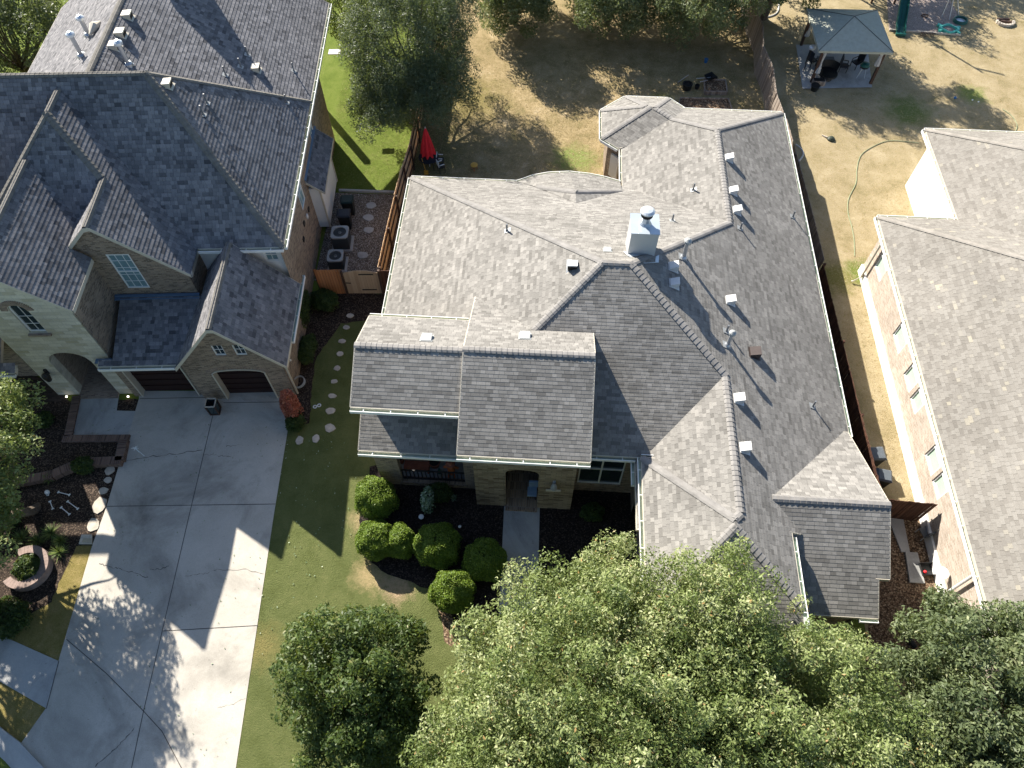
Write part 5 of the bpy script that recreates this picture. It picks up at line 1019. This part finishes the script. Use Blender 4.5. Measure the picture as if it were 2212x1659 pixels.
# front bed bits
p = G(911, 1120, .1); t = thing('path_light', 'white round path light in the mulch by the porch', 'light', (p.x, p.y, 0)); m = MB(); m.tube([(0, 0, 0), (0, 0, .3)], .015, 6); m.build('stake', 'iron', t); m = MB(); m.lathe((0, 0, .3), [(.12, 0), (.11, .03), (.03, .06)], 14); m.build('lamp_shade', 'bone', t)
p = G(994, 1143); t = thing('path_light', 'dim round path light beside the shaded clipped bush', 'light', (p.x, p.y, 0)); m = MB(); m.tube([(0, 0, 0), (0, 0, .3)], .015, 6); m.build('stake', 'iron', t); m = MB(); m.lathe((0, 0, .3), [(.07, 0), (.06, .03), (.02, .05)], 12); m.build('lamp_shade', 'bone', t)
p = G(981, 1078); yucca(981, 1078, 'small pale agave in the dark bed below the porch', .22, 131, 'l_white')
# porch things
t = thing('porch_bench', 'pinkish wooden bench at the sunny left end of the porch', 'bench', (-5.1, 13.85, .3), 0); m = MB(); m.box((0, 0, .42), (1.1, .42, .04)); m.build('seat', 'terra', t); m = MB(); m.box((0, .2, .75), (1.1, .05, .35)); m.build('backrest', 'terra', t)
for s in (-.5, .5): m = MB(); m.box((s, 0, .2), (.06, .38, .4)); m.build('leg', 'terra', t)
for k, (x, y, r, mt, lb) in enumerate(((-5.9, 14.2, .2, 'terra', 'terracotta pot in the far left corner of the porch'), (-4.35, 14.1, .27, 'terra', 'wide round pot beside the porch bench'), (-2.85, 14.3, .16, 'black', 'black pot at the right end of the porch'))):
    t = thing('plant_pot', lb, 'pot', (x, y, .3), 0, 'pots on the porch'); m = MB(); m.lathe((0, 0, 0), [(r*.7, 0), (r, .38), (r*1.08, .42)], 16); m.build('pot', mt, t); m = MB(); m.lathe((0, 0, .42), [(r*.9, 0), (r*.5, .01)], 14); m.build('soil', 'dark', t)
t = thing('scarecrow', 'orange scarecrow decoration standing behind the porch railing', 'decoration', (-3.55, 13.75, .3)); m = MB(); m.lathe((0, 0, 0), [(.1, 0), (.16, .3), (.19, .62), (.1, .8)], 10); m.tube([(-.32, 0, .62), (0, 0, .72), (.32, 0, .58)], .06, 8); m.build('body', 'orange', t)
m = MB(); m.lathe((0, 0, .8), [(.05, 0), (.13, .08), (.13, .18), (.05, .26)], 12); m.lathe((0, 0, 1.02), [(.22, 0), (.13, .03), (.1, .16)], 12); m.build('head', 'terra', t)
for s in (-.08, .08): m = MB(); m.tube([(s, -.05, .3), (s*1.6, -.2, .02)], .05, 8); m.build('leg', 'orange', t)
t = thing('garden_gnome', 'small teal-hatted figure on the porch left of the scarecrow', 'decoration', (-4.05, 13.6, .3)); m = MB(); m.lathe((0, 0, 0), [(.12, 0), (.11, .3), (.06, .4)], 10); m.build('body', 'flag', t); m = MB(); m.lathe((0, 0, .4), [(.12, 0), (.06, .18), (.01, .4)], 10); m.build('hat', 'greenp', t)
t = thing('entry_chair', 'pale blue cloth-covered chair inside the stone arch', 'chair', (.05, 12.95, .16)); m = MB(); m.box((0, 0, .45), (.4, .42, .1)); m.build('seat', 'paleblue', t); m = MB(); m.box((.05, .2, .85), (.4, .09, .7), 0, 0, Matrix.Rotation(.15, 3, 'X')); m.build('backrest', 'paleblue', t)
for sx in (-.17, .17):
    for sy in (-.17, .17): m = MB(); m.bar((sx, sy, 0), (sx, sy, .4), .04, .04); m.build('leg', 'iron', t)
# ------------------------------------------------------------------ gazebo
t = thing('gazebo', 'square gazebo with olive-grey canvas roof and tied curtains in the right yard', 'gazebo', (18.75, 45.2, 0), R(1)); m = MB(); hw = 2.3; apex = Vector((0, 0, 3.35)); cs = [Vector((x*hw, y*hw, 2.45)) for x, y in ((-1, -1), (1, -1), (1, 1), (-1, 1))]
for i in range(4):
    a, b = cs[i], cs[(i+1) % 4]; mid = (a+b)/2; c1 = (apex+a+b)/3-Z*.04
    for q in ((a, b, c1), (b, apex, c1), (apex, a, c1)): m.poly(q)
    o = (mid-Vector((0, 0, mid.z))).normalized()*.01; m.poly([a+o, b+o, b+o-Z*.14, a+o-Z*.14])
m.build('canvas_roof', 'canvas', t)
m = MB()
for i in range(4): m.bar(cs[i]+Z*.02, apex+Z*.02, .03, .02)
m.build('roof_seam', 'acdark', t)
for i, c in enumerate(cs):
    q = Vector((c.x*.83, c.y*.87, 0)); m = MB(); m.box(q+Z*1.2, (.16, .16, 2.4)); m.bar(q+Z*1.8, q+Vector((-c.x*.22, 0, 2.4)), .08, .08); m.bar(q+Z*1.8, q+Vector((0, -c.y*.22, 2.4)), .08, .08); m.build('post', 'post', t)
    m = MB(); b = Vector((q.x+(.14 if c.x < 0 else -.14), q.y, 0)); pr = [(.15, 2.35), (.10, 1.8), (.07, 1.45), (.13, 1.1), (.17, .75)] if c.x < 0 else [(.12, 2.35), (.09, 2.0), (.14, 1.6), (.16, 1.35)]
    rings = [[b+Vector((r*(1+.15*math.cos(7*a))*math.cos(a), r*(1+.15*math.cos(7*a))*math.sin(a), z)) for a in [2*math.pi*k/28 for k in range(28)]] for r, z in pr]
    for A, B in zip(rings, rings[1:]):
        for k in range(28): j = (k+1) % 28; m.poly([A[k], B[k], B[j], A[j]])
    m.poly(rings[-1]); m.build('curtain', 'curtain', t, True)
for i in range(4): a, b = cs[i], cs[(i+1) % 4]; m = MB(); k = .85; m.bar(Vector((a.x*k, a.y*k, 2.38)), Vector((b.x*k, b.y*k, 2.38)), .09, .12); m.build('beam', 'post', t)
sheet('patio', px((1719, 98), (1733, 193), (1883, 190), (1873, 96)), 'conc2', .05)
t = thing('lounge_chair', 'large round black lounge chair under the gazebo', 'chair', (17.9, 43.6, 0), R(20)); m = MB(); m.lathe((0, 0, .28), [(.5, 0), (.62, .1), (.6, .2), (.2, .22)], 18); m.build('seat', 'black', t); m = MB()
for i in range(14): a = math.pi*i/13; b2 = math.pi*(i+1)/13; m.poly([(.62*math.cos(a), .62*math.sin(a), .4), (.62*math.cos(b2), .62*math.sin(b2), .4), (.7*math.cos(b2), .7*math.sin(b2), .95), (.7*math.cos(a), .7*math.sin(a), .95)])
m.build('backrest', 'black', t); m = MB(); m.lathe((0, 0, 0), [(.4, 0), (.3, .28)], 12); m.build('base', 'iron', t)
t = thing('bench', 'grey-topped low table in the middle of the gazebo patio', 'table', (17.9, 44.7, 0)); m = MB(); m.box((0, 0, .6), (1.1, .8, .06)); m.build('tabletop', 'bin3', t)
for sx in (-.45, .45):
    for sy in (-.3, .3): m = MB(); m.bar((sx, sy, 0), (sx, sy, .58), .05, .05); m.build('leg', 'iron', t)
for k, (x, y, a, lb) in enumerate(((19.1, 44.5, 80, 'dark patio chair beside the gazebo table'), (20.0, 44.9, -60, 'dark patio chair near the right gazebo post'), (17.1, 45.0, 120, 'dark folded chair by the left gazebo curtain'))):
    t = thing('patio_chair', lb, 'chair', (x, y, 0), R(a), 'dark chairs under the gazebo'); m = MB(); m.box((0, 0, .42), (.5, .5, .06)); m.build('seat', 'bin2', t); m = MB(); m.box((0, .26, .75), (.5, .06, .65)); m.build('backrest', 'bin2', t)
    for s in (-.24, .24): m = MB(); m.bar((s, -.22, 0), (s, -.22, .62), .04, .04); m.bar((s, -.22, .62), (s, .24, .64), .04, .04); m.bar((s, .24, 0), (s, .24, .45), .04, .04); m.build('arm_frame', 'iron', t)
t = thing('kettle_grill', 'black kettle barbecue beside the right gazebo post', 'barbecue', (20.15, 43.9, 0)); m = MB(); m.lathe((0, 0, .62), [(.08, 0), (.27, .14), (.3, .25)], 16); m.build('bowl', 'iron', t); m = MB(); m.lathe((0, 0, .88), [(.31, 0), (.24, .14), (.06, .2)], 16); m.build('lid', 'greenp', t)
for a in (90, 210, 330): m = MB(); m.bar((.3*math.cos(R(a)), .3*math.sin(R(a)), 0), (.15*math.cos(R(a)), .15*math.sin(R(a)), .68), .03, .03); m.build('leg', 'tin', t)
t = thing('planter_box', 'low wooden box at the front left of the gazebo patio', 'box', (17.25, 42.95, 0)); m = MB(); m.box((0, 0, .2), (.8, .4, .36)); m.build('box', 'oldwood', t); m = MB(); m.box((0, 0, .385), (.7, .3, .02)); m.build('soil', 'dark', t)
p = G(1758, 195); t = thing('plant_pot', 'round black pot at the gazebo slab corner', 'pot', p); m = MB(); m.lathe((0, 0, 0), [(.2, 0), (.28, .35), (.3, .38)], 14); m.build('pot', 'black', t); m = MB(); m.lathe((0, 0, .38), [(.26, 0), (.1, .01)], 12); m.build('soil', 'dark', t)
t = thing('umbrella_base', 'silver round lamp head hanging left of the gazebo roof', 'lamp', (16.55, 44.3, 0)); m = MB(); m.tube([(0, 0, 0), (0, 0, 1.7)], .03, 8); m.build('pole', 'iron', t); m = MB(); m.lathe((0, 0, 1.65), [(.2, 0), (.22, .12), (.12, .2)], 14); m.build('lamp_shade', 'tin', t)
# play area
t = thing('slide', 'dark green plastic slide coming down onto the play gravel', 'slide', (24.0, 50.2, 0), R(-8)); m = MB(); L = 3.4
Pf = [Vector((0, -1.35, .12)), Vector((0, -.7, .25)), Vector((0, .8, 1.1)), Vector((0, 2.3, 1.9))]
for a, b in zip(Pf, Pf[1:]):
    x = Vector((.28, 0, 0)); m.poly([a-x, a+x, b+x, b-x]); m.bar(a-x+Z*.08, b-x+Z*.08, .06, .22); m.bar(a+x+Z*.08, b+x+Z*.08, .06, .22); m.bar(a+Z*.02, b+Z*.02, .05, .03)
m.build('chute', 'greenp', t); m = MB(); m.box((0, -1.5, .12), (.66, .2, .16)); m.build('slide_end', 'greenp', t)
t = thing('play_tower', 'wooden play tower at the top edge behind the green slide', 'play set', (23.4, 53.4, 0)); 
for sx in (-.8, .8):
    for sy in (-.8, .8): m = MB(); m.box((sx, sy, 1.4), (.12, .12, 2.8)); m.build('post', 'post', t)
m = MB(); m.box((0, 0, 1.7), (1.8, 1.8, .08)); m.build('platform', 'post', t); m = MB(); m.box((0, -.85, 2.1), (1.7, .05, .6)); m.build('side_panel', 'darkwood', t)
m = MB(); m.box((-.7, -.9, 1.5), (.4, .03, .7)); m.build('white_panel', 'bone', t)
p = G(2034, 37); t = thing('swing_frame', 'thin metal swing frame poles beside the green play ring', 'swing', p); 
for q in ((0, 0), (.45, -.3), (1.2, .1)): m = MB(); m.tube([(q[0], q[1], 0), (.1, .6, 2.2)], .04, 8); m.build('leg', 'metal', t)
m = MB(); m.tube([(.1, .6, 2.2), (-1.5, 4.4, 2.2)], .04, 8); m.build('crossbar', 'metal', t)
p = G(2048, 66); t = thing('turtle_sandbox', 'teal plastic turtle-shaped sandbox full of sand', 'sandbox', p, R(-10)); m = MB(); n = 24
for i in range(n):
    a, b = 2*math.pi*i/n, 2*math.pi*(i+1)/n; E = lambda r, t_, z: (r*.62*math.cos(t_)*(1+.12*math.cos(4*t_)), r*.5*math.sin(t_)*(1+.12*math.cos(4*t_)), z)
    m.poly([E(1, a, .02), E(1, b, .02), E(1.0, b, .2), E(1.0, a, .2)]); m.poly([E(1.0, a, .2), E(1.0, b, .2), E(.78, b, .22), E(.78, a, .22)]); m.poly([E(.78, a, .22), E(.78, b, .22), E(.72, b, .08), E(.72, a, .08)])
for s in (-1, 1): m.box((s*.62, .3, .12), (.28, .18, .14), 0, s*.5); m.box((s*.6, -.33, .12), (.22, .16, .14), 0, -s*.5)
m.build('shell_tub', 'teal', t); m = MB(); m.lathe((0, 0, .09), [(.44, 0), (.2, .03)], 16); m.build('sand', 'sandp', t)
p = G(2073, 47); t = thing('play_ring', 'round dark green ring toy beside the turtle sandbox', 'toy', p); m = MB()
for j in range(3): m.tube([((.42-.02*j)*math.cos(2*math.pi*i/24)*1.1, (.42-.02*j)*math.sin(2*math.pi*i/24), .06+.06*j) for i in range(25)], .05, 8, cap=False)
m.build('rim', 'greenp', t); m = MB(); m.lathe((0, 0, .06), [(.4, 0), (.2, .03)], 20); m.build('mat', 'tin', t)
p = G(1998, 34, .05); m = MB(); m.tube([(p.x+.2*math.cos(2*math.pi*i/18)*1.2, p.y+.16*math.sin(2*math.pi*i/18), .06) for i in range(17)], .035, 6); tag(m.build('rope_loop', 'post'), 'brown rope loop lying on the play gravel', 'rope')
p = G(2170, 50); t = thing('fire_pit', 'shallow half-round stone fire ring in the dry grass, top right', 'fire pit', p)
for i in range(9):
    a = R(180+i*22); m = MB(); m.box((.55*math.cos(a), .42*math.sin(a), .09), (.24, .15, .18), 0, a+R(90)); m.build('stone', 'flag', t)
m = MB(); m.bar((-.5, .25, .1), (.35, .3, .12), .16, .12); m.bar((-.3, .05, .1), (.4, -.05, .12), .12, .12); m.build('log', 'post', t)
p = G(1985, 79); t = thing('lattice_fence', 'short low lattice border at the edge of the play gravel', 'border', p); m = MB()
for i in range(9): m.bar((i*.11, 0, 0), (i*.11+.06, -.02, .3), .02, .02); m.bar((i*.11+.1, 0, 0), (i*.11, -.02, .3), .02, .02)
m.bar((0, 0, .3), (1, 0, .3), .03, .03); m.build('lattice', 'post', t)
m = MB(); q = [G(*a) for a in ((1920, 66), (2074, 77))]; m.bar(q[0]+Z*.06, q[1]+Z*.06, .1, .12); tag(m.build('timber_edging', 'flag'), 'pale timber along the front edge of the play gravel', 'edging')
t = thing('tall_pole', 'tall pole with a forked top beyond the top edge, casting a long thin shadow', 'pole', (20.9, 54.4, 0)); m = MB(); m.tube([(0, 0, 0), (0, 0, 8.0)], [.1, .07], 10); m.build('shaft', 'metal', t); m = MB(); m.tube([(0, 0, 7.6), (1.0, .3, 8.4)], .06, 8); m.build('arm', 'metal', t)
# small things on the right yard
p = G(1793, 301); t = thing('toy_turtle', 'small dark object with a thin tail lying on the straw-coloured grass', 'toy', p, R(-25)); m = MB(); m.lathe((.05, 0, 0), [(.24, 0), (.23, .08), (.14, .17), (.04, .2)], 14); m.build('shell', plain('dark_olive', (.035, .045, .03), .5, .4, 9), t); m = MB(); m.tube([(-.2, .02, .06), (-.4, .06, .05), (-.52, .09, .05)], [.06, .035, .015], 8); m.lathe((-.52, .09, .02), [(.03, 0), (.03, .05)], 8); m.build('tail', 'flag', t)
def hosepath(pts, r, name, mat, label, cat='hose', z=.04):
    P = [G(*q, z) for q in pts]; Q = []
    for i in range(len(P)-1):
        p0, p1, p2, p3 = P[max(i-1, 0)], P[i], P[i+1], P[min(i+2, len(P)-1)]
        for k in range(8):
            s = k/8; Q.append(.5*((2*p1)+(p2-p0)*s+(2*p0-5*p1+4*p2-p3)*s*s+(3*p1-3*p2+p3-p0)*s*s*s))
    Q.append(P[-1]); m = MB(); m.tube(Q, r, 6); return tag(m.build(name, mat), label, cat)
hosepath([(1985, 309), (1960, 306), (1920, 304), (1888, 315), (1860, 335), (1851, 365), (1849, 395), (1833, 430), (1832, 460), (1840, 490), (1845, 520), (1846, 553)], .02, 'garden_hose', 'hose', 'long pale green garden hose curving across the straw-coloured yard')
hosepath([(2166, 236), (2185, 250), (2197, 270), (2192, 287)], .02, 'garden_hose', 'hose', 'short pale hose near the right edge behind the right house')
hosepath([(1719, 312), (1731, 322), (1735, 334), (1726, 348)], .05, 'drain_pipe', 'curtain', 'thick pale curved drain pipe beside the right gutter of the middle house', 'pipe')
hosepath([(1682, 5), (1681, 22), (1672, 32), (1655, 37), (1640, 37)], .06, 'garden_border', 'curtain', 'curved pale border by the weathered fence at the top edge', 'border')
for k, (u, v, c2, lb) in enumerate(((2062, 213, 'bluep', 'small blue ball on the grass below the gazebo shade'), (2100, 217, 'bone', 'small white scrap on the grass beside the blue ball'), (2113, 221, 'bone', 'pale scrap farthest right on the dry grass'))):
    p = G(u, v); m = MB(); r = .09 if k == 0 else .05; m.lathe(p, [(r*.5, 0), (r, r*.5), (r, r), (r*.4, r*1.7)], 10); tag(m.build('litter', c2), lb, 'litter')
# raised beds behind the back wing
def raised(pts, h, lb, seed):
    t = thing('raised_bed', lb, 'garden bed', G(*pts[0]), 0, 'raised beds behind the back wing'); o = G(*pts[0]); P = [G(*q)-o for q in pts]
    for a, b in zip(P, P[1:]+P[:1]): m = MB(); m.bar(a+Z*h/2, b+Z*h/2, .06, h); m.build('board', 'oldwood', t)
    m = MB(); m.poly([p+Z*(h-.08) for p in P][::-1]); m.build('soil', 'soil', t)
raised([(1468, 218), (1572, 219.6), (1580, 245), (1462, 245)], .25, 'low wooden raised bed right behind the back wing gutter', 1); raised([(1519.6, 178.4), (1565, 179.6), (1569, 205), (1521, 205)], .28, 'smaller wooden raised bed farther from the house', 2)
for k, (u, v, r, h, lb) in enumerate(((1483, 192, .33, .4, 'large black tub beside the smaller raised bed'), (1505, 191, .16, .25, 'small pot between the black tub and the raised bed'))):
    p = G(u, v); t = thing('plant_pot', lb, 'pot', p, 0, 'pots by the raised beds'); m = MB(); m.lathe((0, 0, 0), [(r*.8, 0), (r, h), (r*.85, h), (r*.8, h-.1)], 16); m.build('pot', 'black', t); m = MB(); m.lathe((0, 0, h-.1), [(r*.8, 0), (r*.2, .02)], 12); m.build('soil', 'dark', t)
p = G(1530, 178); t = thing('wheelbarrow', 'tipped dark wheelbarrow behind the smaller raised bed', 'wheelbarrow', p, R(30)); m = MB(); B = [(-.3, -.25), (.35, -.3), (.35, .3), (-.3, .25)]
for i in range(4): j = (i+1) % 4; m.poly([(B[i][0]*.6, B[i][1]*.6, .25), (B[j][0]*.6, B[j][1]*.6, .25), (*B[j], .5), (*B[i], .5)])
m.poly([(x*.6, y*.6, .25) for x, y in B]); m.build('tray', 'black', t)
for s in (-.2, .2): m = MB(); m.bar((-.9, s, .45), (.4, s*.5, .2), .03, .03); m.build('handle', 'tin', t)
m = MB(); m.tube([(.5, -.04, .16), (.5, .04, .16)], .16, 14); m.build('wheel', 'iron', t)
p = G(1524, 135); m = MB(); m.lathe(p, [(.1, 0), (.13, .25), (.14, .27)], 12); tag(m.build('blue_bucket', 'bluep'), 'small blue bucket on the shaded back lawn', 'bucket')
p = G(1470, 172, .05); m = MB(); m.bar(G(1464, 178, .05), G(1487, 162, .08), .04, .04); tag(m.build('loose_stick', 'flag'), 'pale stick lying on the lawn by the black tub', 'stick')
# clutter beside the right house
p = G(2003, 1232); t = thing('mixing_tub', 'black plastic tub with a red toy inside, beside the right house wall', 'tub', p, R(5)); m = MB(); A = [(-.38, -.26), (.38, -.26), (.38, .26), (-.38, .26)]
for i in range(4): j = (i+1) % 4; a, b = A[i], A[j]; m.poly([(a[0]*.85, a[1]*.85, 0), (b[0]*.85, b[1]*.85, 0), (*b, .25), (*a, .25)]); m.poly([(a[0]*.8, a[1]*.8, .03), (a[0]*.95, a[1]*.95, .25), (b[0]*.95, b[1]*.95, .25), (b[0]*.8, b[1]*.8, .03)]); m.poly([(*a, .25), (*b, .25), (b[0]*.95, b[1]*.95, .25), (a[0]*.95, a[1]*.95, .25)])
m.poly([(x*.8, y*.8, .03) for x, y in A]); m.build('tub', 'black', t)
p2_ = p+Vector((-.15, -.1, .04)); m = MB(); m.lathe(p2_, [(.05, 0), (.07, .06), (.02, .1)], 10); tag(m.build('red_ball', 'red'), 'small red toy lying in the black tub', 'toy')
p = G(1991, 1156); t = thing('garden_chair', 'grey fabric chair in the shade beside the right house', 'chair', p, R(200)); m = MB(); m.box((0, 0, .4), (.45, .45, .05)); m.build('seat', 'bin3', t); m = MB(); m.box((0, .22, .65), (.45, .05, .45)); m.build('backrest', 'bin3', t)
for sx in (-.2, .2):
    for sy in (-.2, .2): m = MB(); m.bar((sx, sy, 0), (sx, sy, .4), .03, .03); m.build('leg', 'tin', t)
t = thing('water_tank', 'fat white drum lying on a stand against the right house wall', 'drum', (16.3, 8.6, 0), R(62)); m = MB(); m.tube([(-.5, 0, .8), (-.42, 0, .8), (.42, 0, .8), (.5, 0, .8)], [.22, .28, .28, .22], 20); m.build('drum', 'bone', t)
for s in (-.3, .3): m = MB(); m.bar((s, -.25, 0), (s, -.12, .6), .05, .05); m.bar((s, .25, 0), (s, .12, .6), .05, .05); m.build('stand', 'iron', t)
p = G(2085, 1292); t = thing('utility_box', 'white rounded utility box under the white drum', 'box', (16.2, 7.7, 0)); m = MB(); m.box((0, 0, .5), (.5, .4, .7)); m.lathe((0, 0, .85), [(.2, 0), (.15, .12)], 12); m.build('box', 'bone', t); m = MB(); m.box((0, 0, .08), (.55, .45, .16)); m.build('base', 'dark', t)
t = thing('satellite_dish', 'small white dish on the wall beside the white drum', 'dish', (16.6, 10.2, 0)); m = MB(); m.lathe((0, 0, 1.1), [(.05, 0), (.24, .1), (.25, .12)], 16); m.build('dish', 'bone', t); m = MB(); m.tube([(0, 0, 1.1), (.2, 0, .9)], .02, 6); m.build('bracket', 'iron', t)
m = MB(); m.prism([(15.8, 10.1), (16.4, 10.1), (16.4, 11.4), (15.9, 11.4)], 0, .1); tag(m.build('concrete_slab', 'conc2'), 'sunlit concrete slab beside the black tub', 'slab')
m = MB(); q = [(15.75, 11.4), (16.1, 11.4), (16.15, 13.0), (15.5, 13.0)]; m.prism(q, 0, .07); tag(m.build('stepping_slab', 'conc2'), 'grey slab strip in the shade behind the grey chair', 'slab')
m = MB(); m.bar(G(2018, 1293, .08), G(2047, 1296, .08), .1, .08); m.bar(G(2020, 1270, .06), G(2040, 1266, .06), .08, .06); tag(m.build('loose_boards', 'flag'), 'pale loose boards on the dry leaves beside the right house', 'boards')
c = G(1985, 1375); m = MB(); m.tube([(c.x+.45*math.cos(R(a)), c.y+.6*math.sin(R(a)), .12) for a in range(40, 240, 10)], .11, 8); tag(m.build('old_tyre', 'black'), 'curved black rubber edging near the live oak', 'edging')
# grassy tufts as stuff
def tufts(name, poly, n, mat, seed, size=.05, lb=None):
    g = np.random.default_rng(seed); xs = [p[0] for p in poly]; ys = [p[1] for p in poly]; H = halves(poly); X = g.uniform(min(xs), max(xs), n); Y = g.uniform(min(ys), max(ys), n); k = np.ones(n, bool)
    for a, b, c in H: k &= (a*X+b*Y+c > .02)
    X, Y = X[k], Y[k]; n = len(X); th = g.uniform(0, 6.28, n); s = size*(.5+g.random(n)); ln = s*.8; dx, dy = np.cos(th)*s*.35, np.sin(th)*s*.35; lx, ly = g.normal(size=n)*ln*1.2, g.normal(size=n)*ln*1.2; s = s*.4
    V = np.stack([np.stack([X-dx, Y-dy, np.full(n, .01)], 1), np.stack([X+dx, Y+dy, np.full(n, .01)], 1), np.stack([X+dx*.3+lx, Y+dy*.3+ly, s], 1), np.stack([X-dx*.3+lx, Y-dy*.3+ly, s*.9], 1)], 1).reshape(-1, 3)
    return tag(fast_mesh(name, V, np.arange(n*4).reshape(-1, 4), [mat], None, g.random(n)), lb, 'grass', kind='stuff')
MAT['t_tan'] = leafmat('dry_blades', ((0, (.20, .15, .06)), (.5, (.36, .27, .13)), (.9, (.52, .41, .25)), (1, (.2, .22, .06))), .3, .8, .1)
MAT['t_grn'] = leafmat('green_blades', ((0, (.09, .12, .02)), (.6, (.16, .20, .04)), (1, (.32, .30, .12))), .3, .8, .1)
MAT['t_olv'] = leafmat('olive_blades', ((0, (.08, .10, .02)), (.6, (.15, .165, .045)), (1, (.30, .25, .12))), .3, .8, .1)
tufts('dry_grass', [(-8, 29.7), (13.4, 29.7), (13.2, 47), (-8, 47)], 90000, 't_tan', 1, .04, 'dry tan grass on the back lawn of the middle house')
tufts('dry_grass', [(13.8, 13.2), (17.4, 13.2), (34, 36), (34, 52), (13.6, 50)], 90000, 't_tan', 2, .04, 'straw-coloured grass on the right yard')
tufts('green_grass', [(-13, 27.5), (-8.4, 29), (-8.2, 48), (-14, 48)], 40000, 't_grn', 3, .04, 'green grass on the lawn between left house and cedar fence')
tufts('olive_grass', [(-9.2, 1), (-2.5, 1), (-6.3, 12), (-7.0, 18), (-8.2, 23), (-9.9, 18)], 60000, 't_olv', 4, .03, 'olive green grass between driveway and front beds')
